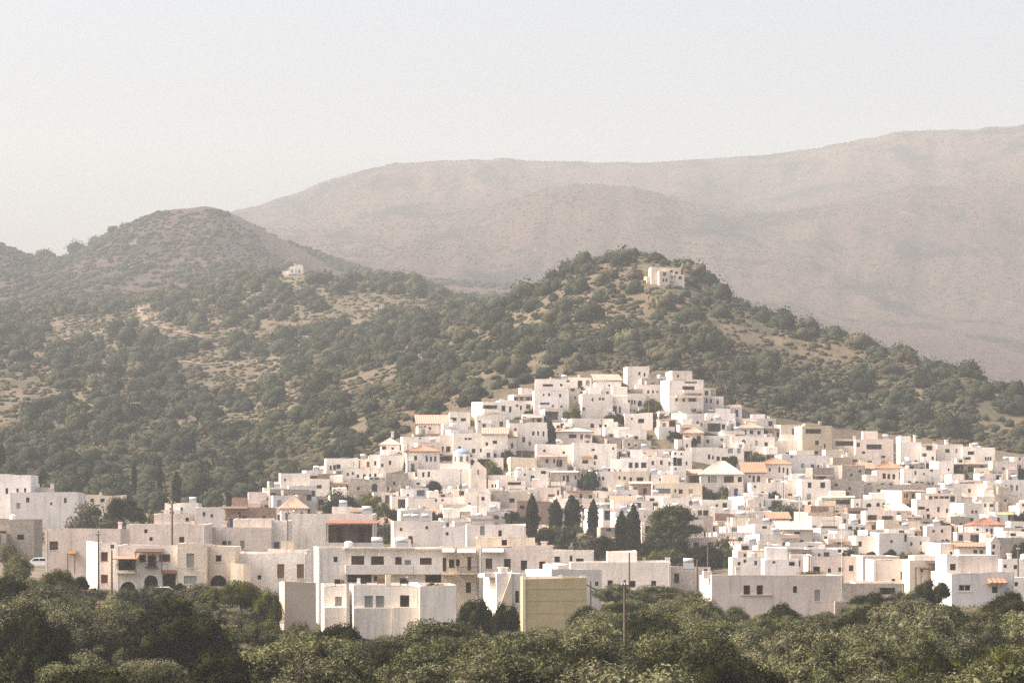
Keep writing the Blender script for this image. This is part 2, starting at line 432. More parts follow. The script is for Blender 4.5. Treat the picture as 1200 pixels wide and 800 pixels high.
def sheet(name, j0, j1, m, label):
    n, k = len(XS), j1 - j0
    V = np.stack([XW[:, j0:j1], YW[:, j0:j1], Z[:, j0:j1]], -1).reshape(-1, 3)
    a = (np.arange(n - 1)[:, None] * k + np.arange(k - 1)[None, :]).ravel()
    Q = np.stack([a, a + k, a + k + 1, a + 1], 1)
    o = ob(name, mesh_np(name, V, Q, m, smooth=np.ones(len(Q), bool)))
    return tag(o, label, None, None, 'structure')
jA = int(np.searchsorted(DS, 352)); jB = int(np.searchsorted(DS, 640)); jC = int(np.searchsorted(DS, 1500))
sheet('ground', 0, jA + 1, M['g_grove'], 'dry brown soil under the olive grove')
sheet('village_ground', jA, jB + 1, M['g_town'], 'pale dusty ground between the village houses')
sheet('hillside', jB, jC + 1, M['g_hill'], 'dry tan hillside covered in evergreen scrub')
sheet('mountain', jC, len(DS), M['g_mount'], 'bare brown mountain fading into haze')
# ------------------------------------------------------------------ houses
def wall_mesh(W, dep, z0, z1, par, holes, m, x0=0.0, y0=0.0, wob=0.0):
    """four walls with real openings in the front and a low parapet round the flat roof"""
    b = MB()
    xs = sorted({0.0, W} | {round(v, 3) for h in holes for v in h[:2]})
    zs = sorted({z0, z1} | {round(v, 3) for h in holes for v in h[2:4]})
    ni = len(xs)
    vs_ = [(x0 + x, y0, z) for z in zs for x in xs]
    fs = []
    for j in range(len(zs) - 1):
        for i in range(ni - 1):
            cx, cz = (xs[i] + xs[i + 1]) / 2, (zs[j] + zs[j + 1]) / 2
            if any(h[0] < cx < h[1] and h[2] < cz < h[3] for h in holes): continue
            fs.append((j * ni + i, j * ni + i + 1, (j + 1) * ni + i + 1, (j + 1) * ni + i))
    b.add(vs_, fs)
    for h in holes:
        u0, u1, v0, v1, d = h[:5]
        u0, u1 = u0 + x0, u1 + x0
        b.add([(u0, y0, v0), (u1, y0, v0), (u1, y0, v1), (u0, y0, v1), (u0, y0 + d, v0), (u1, y0 + d, v0), (u1, y0 + d, v1), (u0, y0 + d, v1)],
              [(0, 4, 5, 1), (1, 5, 6, 2), (2, 6, 7, 3), (3, 7, 4, 0)])
    x1, y1 = x0 + W, y0 + dep
    b.add([(x0, y0, z0), (x0, y1, z0), (x0, y1, z1), (x0, y0, z1), (x1, y0, z0), (x1, y1, z0), (x1, y1, z1), (x1, y0, z1)], [(1, 0, 3, 2), (4, 5, 6, 7), (5, 1, 2, 6)])
    if par > 0:
        t = 0.22
        o = [(x0, y0), (x1, y0), (x1, y1), (x0, y1)]; n = [(x0 + t, y0 + t), (x1 - t, y0 + t), (x1 - t, y1 - t), (x0 + t, y1 - t)]
        vs_ = [(*p, z1) for p in o] + [(*p, z1) for p in n] + [(*p, z1 - par) for p in n]
        b.add(vs_, [(k, (k + 1) % 4, 4 + (k + 1) % 4, 4 + k) for k in range(4)] + [(4 + k, 4 + (k + 1) % 4, 8 + (k + 1) % 4, 8 + k) for k in range(4)])
    else:
        b.add([(x0, y0, z1), (x1, y0, z1), (x1, y1, z1), (x0, y1, z1)], [(0, 1, 2, 3)])
    if H_JIT:
        def jz(x, y): return .10 * math.sin(x * 1.9 + y * 2.7 + W * 5.1 + z1 * 3.3) + .05 * math.sin(x * 4.3 + W * 9.7)
        b.v = [(x, y, z + jz(round(x / W), round(y / dep)) if z > z1 - par - .02 and z >= max([h[3] for h in holes] + [z1 - .6]) - 1e-4 and z > z1 - 1e-4 else z) for x, y, z in b.v]
    return b.mesh('wall', m)
H_JIT = True

_cache = {}
STY = {  # frame, pane, kind
    'd': ('brown', 'pane', 'glass'), 'w': ('white', 'pane', 'glass'), 'b': ('blue', 'pane', 'glass'), 'r': ('red', 'pane', 'glass'), 'g': ('grey', 'grey', 'leaf'),
    'o': ('shut', 'shut', 'leaf'), 'k': ('brown', 'brown', 'leaf'), 'B': ('blue', 'blue', 'leaf'), 'D': ('dgrey', 'dgrey', 'leaf'), 'a': ('brown', 'pane', 'arch'), 'v': ('back', 'back', 'void'),
    's': ('brown', 'brown', 'louvre'), 'x': ('grey', 'grey', 'louvre'), 'R': ('red', 'brown', 'louvre'), 'n': ('brown', 'pane', 'plain')}

def window_parts(w_, h_, st, near, wm):
    """meshes of one opening, in its own frame: x 0..w, y 0 = wall face, z 0..h"""
    key = (round(w_, 2), round(h_, 2), st, near, wm if st == 'a' else '')
    if key in _cache: return _cache[key]
    fr, pn, kind = STY[st]
    out = []
    f = min(0.09, w_ * 0.14)
    y = 0.13
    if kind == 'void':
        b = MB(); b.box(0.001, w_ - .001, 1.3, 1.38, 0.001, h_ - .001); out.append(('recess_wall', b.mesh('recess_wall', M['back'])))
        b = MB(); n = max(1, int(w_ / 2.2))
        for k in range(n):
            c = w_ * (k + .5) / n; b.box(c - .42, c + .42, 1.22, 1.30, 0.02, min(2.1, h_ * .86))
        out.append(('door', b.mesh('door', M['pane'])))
    else:
        b = MB()
        b.box(0.001, f, y - .05, y + .03, 0.001, h_ - .001); b.box(w_ - f, w_ - .001, y - .05, y + .03, 0.001, h_ - .001)
        b.box(f, w_ - f, y - .05, y + .03, h_ - f, h_ - .001); b.box(f, w_ - f, y - .05, y + .03, 0.001, f)
        if kind == 'glass' and near:
            nm = max(1, round(w_ / 0.7))
            for k in range(1, nm): b.box(w_ * k / nm - .03, w_ * k / nm + .03, y - .045, y + .025, f, h_ - f)
        if kind == 'arch':
            r = w_ / 2; zc = max(h_ - r, 0.02); N = 10
            for sgn, cx in ((-1, 0.001), (1, w_ - .001)):
                pts = [(r + sgn * r * math.cos(a), zc + min(r, h_ - zc) * math.sin(a)) for a in [math.pi / 2 * k / N for k in range(N + 1)]]
                vs_ = [(cx, 0.003, h_)] + [(p[0], 0.003, p[1]) for p in pts]
                b.add(vs_, [(0, k, k + 1) if sgn < 0 else (0, k + 1, k) for k in range(1, N + 1)], 1)
                vb = [(p[0], 0.003, p[1]) for p in pts] + [(p[0], 0.12, p[1]) for p in pts]
                b.add(vb, [(k, k + 1, N + 2 + k, N + 1 + k) for k in range(N)], 1)
            out.append(('frame', b.mesh('frame', [M[fr], M[wm]])))
        else:
            out.append(('frame', b.mesh('frame', M[fr])))
        b = MB()
        if kind in ('leaf', 'louvre'):
            n = 2 if w_ < 1.25 else (4 if w_ > 1.8 else 2)
            for k in range(n):
                a, c = f + (w_ - 2 * f) * k / n + .012, f + (w_ - 2 * f) * (k + 1) / n - .012
                if kind == 'leaf' or not near: b.box(a, c, y - .03, y + .01, f + .01, h_ - f - .01)
                else:
                    ns = max(5, int(h_ / 0.16))
                    for q in range(ns):
                        z = f + .02 + (h_ - 2 * f - .04) * q / ns; dz = (h_ - 2 * f - .04) / ns
                        b.add([(a, y - .03, z), (c, y - .03, z), (c, y + .02, z + dz * .95), (a, y + .02, z + dz * .95)], [(0, 1, 2, 3)])
                    b.box(a, a + .05, y - .04, y + .02, f + .01, h_ - f - .01); b.box(c - .05, c, y - .04, y + .02, f + .01, h_ - f - .01)
            out.append(('shutter', b.mesh('shutter', M[pn])))
        else:
            b.box(f, w_ - f, y, y + .02, f, h_ - f); out.append(('pane', b.mesh('pane', M[pn])))
    _cache[key] = out
    return out

def tile_roof(W, dep, z0, rise, kind, m, ov=0.35):
    """tiled roof with raised tile rows running down each slope"""
    b = MB()
    x0, x1, y0, y1 = -ov, W + ov, -ov, dep + ov
    def slope(a0, a1, b0, b1):           # lower edge a0-a1, upper edge b0-b1
        a0, a1, b0, b1 = map(Vector, (a0, a1, b0, b1))
        n = max(4, int((a1 - a0).length / 0.28)); nrm = (a1 - a0).cross(b0 - a0).normalized()
        vs_ = []
        for k in range(n + 1):
            t = k / n; off = nrm * (0.07 if k % 2 else 0.0)
            vs_ += [tuple(a0.lerp(a1, t) + off), tuple(b0.lerp(b1, t) + off)]
        b.add(vs_, [(2 * k, 2 * k + 2, 2 * k + 3, 2 * k + 1) for k in range(n)])
    zt = z0 + rise
    if kind == 'hip':
        c = min(dep, W) / 2 + ov; r0, r1 = (x0 + c, x1 - c) if W >= dep else ((x0 + x1) / 2,) * 2
        ya, yb = (y0 + y1) / 2, (y0 + y1) / 2
        if W < dep: ya, yb = y0 + c, y1 - c
        slope((x0, y0, z0), (x1, y0, z0), (r0, ya, zt), (r1, ya, zt)); slope((x1, y1, z0), (x0, y1, z0), (r1, yb, zt), (r0, yb, zt))
        slope((x1, y0, z0), (x1, y1, z0), (r1, ya, zt), (r1, yb, zt)); slope((x0, y1, z0), (x0, y0, z0), (r0, yb, zt), (r0, ya, zt))
    elif kind == 'gable':
        ym = (y0 + y1) / 2
        slope((x0, y0, z0), (x1, y0, z0), (x0, ym, zt), (x1, ym, zt)); slope((x1, y1, z0), (x0, y1, z0), (x1, ym, zt), (x0, ym, zt))
        b.add([(0, 0, z0 + .02), (0, dep, z0 + .02), (0, dep / 2, zt - .06)], [(1, 0, 2)]); b.add([(W, 0, z0 + .02), (W, dep, z0 + .02), (W, dep / 2, zt - .06)], [(0, 1, 2)])
    else:
        slope((x0, y0, z0), (x1, y0, z0), (x0, y1, zt), (x1, y1, zt))
        b.add([(0, 0, z0), (0, dep, z0), (0, dep, zt - .1)], [(1, 0, 2)]); b.add([(W, 0, z0), (W, dep, z0), (W, dep, zt - .1)], [(0, 1, 2)])
        b.add([(0, dep, z0), (W, dep, z0), (W, dep, zt - .1), (0, dep, zt - .1)], [(1, 0, 3, 2)])
    b.box(x0, x1, y0, y1, z0 - .10, z0 - .01)
    return b.mesh('tiled_roof', m)

def _shared():
    b = MB(); b.bar((-.65, 0, 1.25), (.65, 0, 1.25), .27, n=10); _cache['tank'] = b.mesh('water_heater', M['white'], True)
    b = MB(); b.add([(-.7, -1.5, .15), (.7, -1.5, .15), (.7, -.15, 1.05), (-.7, -.15, 1.05), (-.7, -1.47, .09), (.7, -1.47, .09), (.7, -.12, .99), (-.7, -.12, .99)],
                    [(0, 1, 2, 3), (4, 7, 6, 5), (0, 4, 5, 1), (1, 5, 6, 2), (2, 6, 7, 3), (3, 7, 4, 0)]); _cache['panel'] = b.mesh('solar_panel', M['dgrey'])
    b = MB()
    for x in (-.55, .55): b.bar((x, 0, 0), (x, 0, 1.2), .03, n=4); b.bar((x, -1.4, 0), (x, -.1, 1.0), .03, n=4)
    _cache['stand'] = b.mesh('stand', M['metal'])
    b = MB(); b.bar((0, 0, 0), (0, 0, 2.6), .025, n=5)
    for k, z in enumerate((1.7, 2.0, 2.3, 2.5)): b.bar((-.5 + .08 * k, 0, z), (.5 - .08 * k, 0, z), .014, n=4)
    _cache['antenna'] = b.mesh('antenna', M['iron'])
    b = MB(); b.bar((0, 0, 0), (0, 0, .95), .5, n=12); b.bar((0, 0, .95), (0, 0, 1.1), .5, .15, n=12); _cache['wtank'] = b.mesh('water_tank', M['white'], False)
    b = MB(); b.bar((0, 0, 0), (0, 0, .5), .04, n=5)
    n = 12
    vs_ = [(0, 0.06, .62)] + [(.45 * math.cos(2 * math.pi * k / n), -0.10 , .62 + .45 * math.sin(2 * math.pi * k / n)) for k in range(n)]
    b.add(vs_, [(0, 1 + k, 1 + (k + 1) % n) for k in range(n)]); b.bar((0, .02, .6), (0, -.4, .5), .015, n=4)
    _cache['dish'] = b.mesh('satellite_dish', M['metal'])
_shared()

def heater(root, x, y, z):
    h = ob('water_heater', _cache['tank'], root, (x, y, z)); ob('solar_panel', _cache['panel'], h); ob('stand', _cache['stand'], h)

def chimney(root, x, y, z, w_, h_, m='W'):
    b = MB(); b.box(x - w_ / 2, x + w_ / 2, y, y + w_, z, z + h_ * .85); b.box(x - w_ * .62, x + w_ * .62, y - w_ * .12, y + w_ * 1.12, z + h_ * .85, z + h_)
    b.ob('chimney', M[m], root)

def awning(root, x0, x1, z, deep, m, posts=True, drop=0.35, y=0.0, slats=False):
    b = MB()
    if slats:
        n = max(3, int((x1 - x0) / .5))
        for k in range(n + 1):
            x = x0 + (x1 - x0) * k / n; b.box(x - .06, x + .06, y - deep, y - .01, z + .08, z + .2)
        b.box(x0 - .1, x1 + .1, y - deep - .1, y - deep + .04, z - .06, z + .08)
    else:
        b.add([(x0, y - .01, z + drop), (x1, y - .01, z + drop), (x1, y - deep, z), (x0, y - deep, z), (x0, y - .01, z + drop + .1), (x1, y - .01, z + drop + .1), (x1, y - deep, z + .1), (x0, y - deep, z + .1)],
              [(0, 1, 2, 3), (7, 6, 5, 4), (3, 2, 6, 7), (0, 3, 7, 4), (2, 1, 5, 6)])
    a = b.ob('awning' if not slats else 'pergola', M[m], root)
    if posts:
        for x in (x0 + .1, x1 - .1):
            b = MB(); b.box(x - .06, x + .06, y - deep + .05, y - deep + .17, z - 2.4, z - .002); b.ob('post', M['wood'], a)

def balcony(root, x0, x1, z, deep, m, rail='solid', rh=0.95):
    b = MB(); b.box(x0, x1, -deep, -.005, z - .18, z)
    if rail == 'solid':
        b.box(x0, x1, -deep, -deep + .12, z, z + rh); b.box(x0, x0 + .12, -deep + .12, -.005, z, z + rh); b.box(x1 - .12, x1, -deep + .12, -.005, z, z + rh)
        b.ob('balcony', M[m], root); return
    o = b.ob('balcony', M[m], root)
    b = MB(); n = max(4, int((x1 - x0) / .16))
    for k in range(n + 1):
        x = x0 + .03 + (x1 - x0 - .06) * k / n; b.box(x - .018, x + .018, -deep + .03, -deep + .066, z, z + rh - .05)
    b.box(x0, x1, -deep + .02, -deep + .08, z + rh - .05, z + rh)
    b.box(x0, x0 + .05, -deep + .09, -.01, z + rh - .05, z + rh); b.box(x1 - .05, x1, -deep + .09, -.01, z + rh - .05, z + rh)
    b.ob('railing', M['iron' if rail == 'iron' else 'brown'], o)

def parse(wins):
    out = []
    for t in wins.split('/'):
        q = t.split()
        if len(q) < 4: continue
        out.append([float(v) for v in q[:4]] + [q[4] if len(q) > 4 else 'd'])
    return out

HOUSES = []      # (root, centre x, centre y, facts) for labels
FOOT = []        # (X, Y, radius)
cover = np.full((800, 1200), 1e9)
GROUPS = {'v': 'houses climbing the village slope', 'f': 'houses along the olive grove'}
def rel(a, s): return a * s

def house(xL, xR, yT, yB, side, col, wins='', D=None, roof=None, up=(), ch=(), aw=(), bal=(), dep=None, par=None, lab=None, cat='house', name='house', group='v', deco=True, heat=(), ant=(), wt=(), dish=(), extra=None, seed=None):
    rr = random.Random(seed if seed is not None else int(xL * 31 + yT * 17))
    if D is None: D = at((xL + xR) / 2, yB)
    s = D / F
    dep = dep or rr.uniform(6.0, 8.0)
    th = math.asin(max(-.85, min(.85, side * s / dep)))
    xFL, xFR = (xL + side, xR) if side >= 0 else (xL, xR + side)
    W = max(1.5, (xFR - xFL) * s / math.cos(th))
    X0, Y0 = (xFL - 600) * s, D + (W * math.sin(-th) if th < 0 else 0)
    z0 = (HY - yB) * s
    ct, st = math.cos(th), math.sin(th)
    def wp(a, b): return X0 + a * ct - b * st, Y0 + a * st + b * ct
    corners = [wp(0, 0), wp(W, 0), wp(W, dep), wp(0, dep)]
    zlow = min(gz(*c) for c in corners) - z0 - 0.6
    zlow = min(zlow, -0.3)
    H = (yB - yT) * s
    root = thing(name, lab, cat, (X0, Y0, z0), th, GROUPS.get(group, group))
    u = lambda x: (x - xFL) * s / ct
    v = lambda y: (yB - y) * s
    near = s < 0.125
    wl = parse(wins)
    if group == 'v' and deco and H > 2.6:
        for _k in range(max(0, min(4, int(W / 2.3)) - len(wl))):
            zz = rr.choice([1.7, 1.9, H - 1.3 if H > 4.5 else 1.8])
            wl.append([xFL + rr.uniform(.12, .88) * (xFR - xFL), yB - zz / s, rr.uniform(.75, 1.05) / s, rr.choice([1.1, 1.25, 1.3]) / s, rr.choice('nnndgks')])
    holes, todo = [], []
    for (x, y, ww, hh, sty) in wl:
        ww, hh = round(max(0.45, ww * s / ct) * 20) / 20, round(max(0.5, hh * s) * 20) / 20
        cu, cv = u(x), v(y)
        u0, u1 = max(.12, cu - ww / 2), min(W - .12, cu + ww / 2)
        v0, v1 = cv - hh / 2, min(H - .25, cv + hh / 2)
        if u1 - u0 < .35 or v1 - v0 < .3: continue
        if any(u0 < h[1] + .04 and u1 > h[0] - .04 and v0 < h[3] + .04 and v1 > h[2] - .04 for h in holes): continue
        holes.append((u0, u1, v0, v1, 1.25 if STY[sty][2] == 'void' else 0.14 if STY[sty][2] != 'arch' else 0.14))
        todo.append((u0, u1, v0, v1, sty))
    zlow = min([zlow] + [h[2] - .3 for h in holes])
    pr = par if par is not None else (0.35 if H > 2.2 else .2)
    tiled = roof is not None
    ob('wall', wall_mesh(W, dep, zlow, H, 0 if tiled else pr, holes, M[col]), root)
    if not tiled:
        b = MB(); b.box(.21, W - .21, .21, dep - .21, H - pr - .12, H - pr + .01); b.ob('roof', M['roof'], root)
    else:
        kind, ry, tm = roof
        ob('roof', tile_roof(W, dep, H + .1, max(.5, (yT - ry) * s), kind, M[tm]), root)
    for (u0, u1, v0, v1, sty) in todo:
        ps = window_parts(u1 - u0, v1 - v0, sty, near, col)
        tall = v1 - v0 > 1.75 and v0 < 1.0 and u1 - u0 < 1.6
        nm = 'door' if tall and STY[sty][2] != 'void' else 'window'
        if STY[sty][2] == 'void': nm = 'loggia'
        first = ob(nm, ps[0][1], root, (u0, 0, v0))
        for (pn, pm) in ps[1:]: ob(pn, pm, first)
        if near and nm == 'window' and STY[sty][2] in ('glass', 'louvre', 'leaf'):
            b = MB(); b.box(u0 - .08, u1 + .08, -.07, -.004, v0 - .08, v0 - .01); b.ob('sill', M['white' if col in 'WB' else col], root)
    for q in up:
        xa, xb, yt, dy = q[:4]; c2 = q[4] if len(q) > 4 else col
        a, b_ = u(xa), u(xb); hz = v(yt); d2 = q[5] if len(q) > 5 else max(2.0, dep - dy - .3)
        hs = []
        td = []
        for (x, y, ww, hh, sty) in (parse(q[6]) if len(q) > 6 else []):
            ww, hh = round(max(.45, ww * s / ct) * 20) / 20, round(max(.5, hh * s) * 20) / 20
            cu, cv = u(x) - a, v(y)
            hs.append((cu - ww / 2, cu + ww / 2, cv - hh / 2, cv + hh / 2, .14)); td.append((cu - ww / 2 + a, cv - hh / 2, ww, hh, sty))
        base = H - pr - .05
        ob('upper_wall', wall_mesh(b_ - a, d2, min([base] + [h[2] - .1 for h in hs]), hz, .25, hs, M[c2], a, dy), root)
        m_ = MB(); m_.box(a + .21, b_ - .21, dy + .21, dy + d2 - .21, hz - .36, hz - .24); m_.ob('upper_roof', M['roof'], root)
        for (p0, p1, ww, hh, sty) in td:
            ps = window_parts(ww, hh, sty, near, c2); f1 = ob('window', ps[0][1], root, (p0, dy, p1))
            for (pn, pm) in ps[1:]: ob(pn, pm, f1)
    ztop = H - (0 if tiled else pr)
    for (x, yt, ww) in ch:
        chimney(root, u(x), rr.uniform(.6, 2.0), min(ztop, v(yt) - .5), ww * s, max(.6, v(yt) - min(ztop, v(yt) - .5)), 'W' if col in 'WB' else col)
    for (xa, xb, y, deep, m_, *o) in aw: awning(root, u(xa), u(xb), v(y), deep, m_, 'n' not in o, .35, 0.0, 's' in o)
    for (xa, xb, y, deep, m_, rail, *o) in bal: balcony(root, u(xa), u(xb), v(y), deep, m_, rail, o[0] if o else .95)
    for (x, dy) in heat: heater(root, u(x), dy, ztop)
    for (x, dy) in ant: ob('antenna', _cache['antenna'], root, (u(x), dy, ztop))
    for (x, dy) in wt: ob('water_tank', _cache['wtank'], root, (u(x), dy, ztop))
    for (x, y) in dish: ob('satellite_dish', _cache['dish'], root, (u(x), -.55, v(y) - .6))
    nch, naw, nheat = len(ch), len(aw), len(heat)
    if deco and not tiled and W > 3.5 and group == 'v':
        if rr.random() < .36: chimney(root, rr.uniform(.8, W - .8), rr.uniform(1, dep - 1.6), ztop, rr.uniform(.4, .6), rr.uniform(.8, 1.5), 'W' if col in 'WB' else col); nch += 1
        if rr.random() < .22: heater(root, rr.uniform(1.0, W - 1.0), rr.uniform(2.2, dep - 1), ztop); nheat += 1
        if rr.random() < .10: ob('water_tank', _cache['wtank'], root, (rr.uniform(.8, W - .8), rr.uniform(1.5, dep - 1), ztop))
        if rr.random() < .45: ob('antenna', _cache['antenna'], root, (rr.uniform(.5, W - .5), rr.uniform(1, dep - 1), ztop))
        if rr.random() < .17 and not up and W > 4.5:
            a = rr.uniform(.3, W * .4); ww = rr.uniform(2.2, min(4.0, W - a - .3)); d2 = rr.uniform(2.2, 3.4)
            ob('stair_head', wall_mesh(ww, d2, ztop - .05, ztop + rr.uniform(1.5, 2.3), 0, [], M[col], a, dep - d2 - .3), root)
    if deco and W > 4.5 and group == 'v' and rr.random() < .38 and not bal:
        aw_ = rr.uniform(1.8, min(3.6, W * .5)); ax = rr.choice([.1, W - aw_ - .1]); ad = rr.uniform(1.4, 2.6); ah = rr.uniform(2.0, min(2.8, max(2.05, H - .3)))
        hs = [(aw_ * .5 - .42, aw_ * .5 + .42, .05, min(1.9, ah - .3), .14)]
        ob('annex', wall_mesh(aw_, ad - .004, zlow, ah, .18, hs, M[col], ax, -ad), root)
        dm = window_parts(.84, round((min(1.9, ah - .3) - .05) * 20) / 20, rr.choice(['k', 'n', 'B', 'g', 'D']), False, col); d_ = ob('annex_door', dm[0][1], root, (ax + hs[0][0], -ad, .05)); ob(dm[1][0], dm[1][1], d_)
        m_ = MB(); m_.box(ax + .21, ax + aw_ - .21, -ad + .21, -.21, ah - .3, ah - .17); m_.ob('annex_roof', M['roof'], root)
    if group == 'f' and W > 4:
        b = MB(); x = rr.choice([.22, W - .22]); b.bar((x, -.06, zlow + .3), (x, -.06, H - .15), .045, n=6); b.ob('downpipe', M['metal'], root)
    if extra: extra(root, u, v, W, H, dep, s)
    FOOT.append((*wp(W / 2, dep / 2), math.hypot(W, dep) / 2))
    ya, yb = int(max(0, min(yT, roof[1] if roof else yT))), int(min(800, yB))
    xa, xb = int(max(0, xL)), int(max(0, min(1200, xR)))
    cover[ya:yb, xa:xb] = np.minimum(cover[ya:yb, xa:xb], D)
    HOUSES.append([root, (xL + xR) / 2, (yT + yB) / 2, dict(col=col, n=len(todo), W=W, H=H, roof=roof, ch=nch, aw=naw, bal=len(bal), heat=nheat, up=len(up), sty=[t[4] for t in todo], lab=lab)])
    return root
# ------------------------------------------------------------------ the houses along the grove, one by one
def f1x(root, u, v, W, H, dep, s):
    pass
G = dict(group='f')
house(53, 141, 619, 694, 0, 'P', '63 639 10 10 s', D=374, ch=[(139, 611, 4.5)], dep=9, lab='long pinkish flat-roofed house with one square shuttered window at far left of grove', aw=[(80, 90, 649, 1.2, 'shut')], **G)
house(90, 136, 635.5, 694, 26, 'W', '122 652 8 11 R/122 678 8 10 R/131 640 3 2 n', D=349, dep=8.5, lab='white corner house with red-framed windows standing behind the two utility poles', par=.3, **G)
house(136.3, 208, 639, 696, 0, 'W', '148 661.5 23 13 v/150 688 18 14 a/177 682 16 17 a/198 680 16 19 v/178 657 10 14 R/167 654 8 9 R/193 653.5 13 9 R', D=345, dep=9,
      aw=[(134, 163, 655, 2.0, 'tileo', 'n'), (160, 192, 647, 1.6, 'brown'), (190, 207, 672, .6, 'tiled', 'n')], bal=[(136.8, 160, 669.5, .9, 'W', 'iron'), (171, 185, 663.5, .7, 'brown', 'brown', .7)],
      lab='white house with an orange tiled balcony awning and two dark ground-floor arches', **G)
house(208.2, 242, 637, 697, 0, 'C', '223 656.5 9 17 g/223 679 15 9.5 g', D=344, dep=8.5, lab='narrow cream house with tall grey-green shutters beside the white arched house', **G)
house(242.3, 275, 640, 697, 0, 'C', '256 654 8 9 w/256 680 19 13 a', D=345.5, dep=8, up=(), lab='cream house with a wide dark ground-floor arch and one barred upper window', **G)
house(270, 291, 661, 697, -6, 'C', '', D=343.5, dep=3, lab='low cream yard wall house stepping down toward the bushy garden', **G)
house(148, 241, 614, 680, 0, 'P', '213 632 6 7 s/177 631 2.5 3 n/171 622 2 2 n', D=388, dep=9, up=[(180, 222.5, 602, .35, 'P', 7, '219 608.5 4 4 n'), (222.8, 227.6, 609, .35, 'P', 5)], lab='tall pale stepped-roof house with a windowless front behind the narrow cream house', **G)
house(247.5, 318, 618, 676, 0, 'P', '263 636.5 5 6 s/269 636.5 4 6 g/284 638 5 10 g/323 640 7 10 D', D=397, dep=9, up=[(272, 317.5, 607.5, 1.2, 'P', 6)], ch=[(261, 610, 6)], lab='pale house with a broad white chimney between two taller flat-roofed blocks', heat=[(292, 2.5)], **G)
house(319, 338, 610, 672, 0, 'W', '324 639.5 7 10 D/339 618 2 9 n', D=399, dep=7, lab='narrow whitish house with a grey door set beside the brown pole', **G)
house(337, 437, 602, 676, 0, 'W', '412 625 55 21 v', D=408, dep=11, par=.4, aw=[(383, 441, 613.5, 1.8, 'tiled')], lab='big blank white block with a deep dark tiled verandah on its upper floor', heat=[(429, 2.0)], **G)
house(277, 359.5, 648, 700, 0, 'W', '329 669 8 17 o/352 669 8 17 o/304 676 4 5 n', D=352, dep=8, up=[(313, 359, 643.5, .5, 'W', 6), (328, 343, 634, 1.6, 'C', 2)], lab='white house with two closed brown shutter doors behind the tan box building', deco=False, **G)
def f6x(root, u, v, W, H, dep, s):
    for a, c in ((404, 483.5), (484, 517)):
        b = MB(); b.box(u(a), u(c), -.9, -.004, v(672.5), v(661.5)); b.ob('parapet_band', M['W'], root)
    b = MB(); b.box(u(403), u(484), -.45, -.005, v(643), v(641)); b.box(u(484.4), u(518), -.45, -.005, v(644), v(642.2)); b.ob('cornice', M['W'], root)
house(361, 518, 641.5, 705, 12, 'W', '393 655 4 6 n/419 656.5 15 11 s/442 657 15 11 s/466.5 658 7.5 11 s/477.5 660 7.5 8 x/498.5 659 14 11 s/421 677.5 28 9 v/508 678 20 9 v/440 678 4 6 n', D=336, dep=10, extra=f6x,
      lab='large white two-storey house with five brown louvred windows in a row', heat=[(446, 6.0), (475, 5)], wt=[(412, 6)], ant=[(452, 7), (459, 7)], **G)
def bench_label(x):
    return {396: 'dark bench on the roof terrace beside the step wall', 402: 'small brown bench on the roof terrace of the lower white house', 421: 'small white seat on the roof terrace of the lower white house', 427: 'dark terrace seat next to the white seat',
            447: 'weathered wooden seat beside the cream block on the roof terrace', 474: 'dark bench under the terrace parasol pole'}[x]
def furniture(root, u, s, H, items):
    for (x, ww, hh, m_) in items:
        b = MB(); z = H - .34; a = ww * s / 2
        b.box(-a, a, -.3, .3, .45, .55)
        for sx_ in (-a + .06, a - .06):
            for sy_ in (-.24, .24): b.bar((sx_, sy_, 0), (sx_, sy_, .449), .03, n=4)
        b.box(-a, a, .22, .3, .551, .55 + hh * s * .9)
        t = b.ob('bench', M[m_]); t.location = root.matrix_basis @ Vector((u(x), 1.0 + .3 * (x % 3), z)); t.rotation_euler = root.rotation_euler
        tag(t, bench_label(x), 'bench', 'terrace furniture')
def f7a(root, u, v, W, H, dep, s):
    b = MB(); b.box(u(379.5), u(405), -1.1, -.004, v(752), v(711)); b.ob('lower_wall', M['W'], root)
    furniture(root, u, s, H, ((396, 7, 5, 'iron'), (402, 4, 4, 'shut')))
def f7x(root, u, v, W, H, dep, s):
    b = MB(); b.box(u(414.3), u(459.5), -.35, -.004, v(752), v(712)); b.box(u(460), u(492), -.75, -.004, v(752), v(711)); b.ob('lower_wall', M['W'], root)
    furniture(root, u, s, H, ((421, 4, 6, 'white'), (427, 6, 5, 'iron'), (447, 9, 6, 'wood'), (474, 10, 6, 'iron')))
    b = MB(); b.box(u(452.5), u(458.5), 1.2, 2.0, H - .352, v(674)); b.ob('cream_block', M['C'], root)
    b = MB(); b.bar((u(479), 1.6, H - .35), (u(479), 1.6, v(674)), .04); b.bar((u(479), 1.6, v(679.5)), (u(479), 1.6, v(675)), .5, .08, n=8); b.ob('folded_parasol', M['dgrey'], root)
house(370.5, 406, 685.3, 742, 9, 'W', '396.5 704 8 11 x', D=311.5, dep=8, extra=f7a, lab='narrow white wing with one grey shuttered window beside the tan box building', deco=False, **G)
house(403.5, 491.5, 685, 742, 10.5, 'W', '432 704.5 10 14 x/445.2 704.5 10 14 x/474 704 11 13.5 n/450 733 6 6 g', D=309, dep=10, extra=f7x, lab='front white house with dark square window and furnished roof terrace, facing the olive trees', deco=False, **G)
house(482.5, 534.5, 685.3, 742, 9.5, 'W', '', D=307.2, dep=11, lab='blank white cubic wing at the right end of the front terrace house', deco=False, **G)
house(322, 370, 682, 736, 11.5, 'N', '', D=301, dep=6, par=.1, lab='tan windowless box building with one sunlit edge beside the front white house', deco=False, **G)
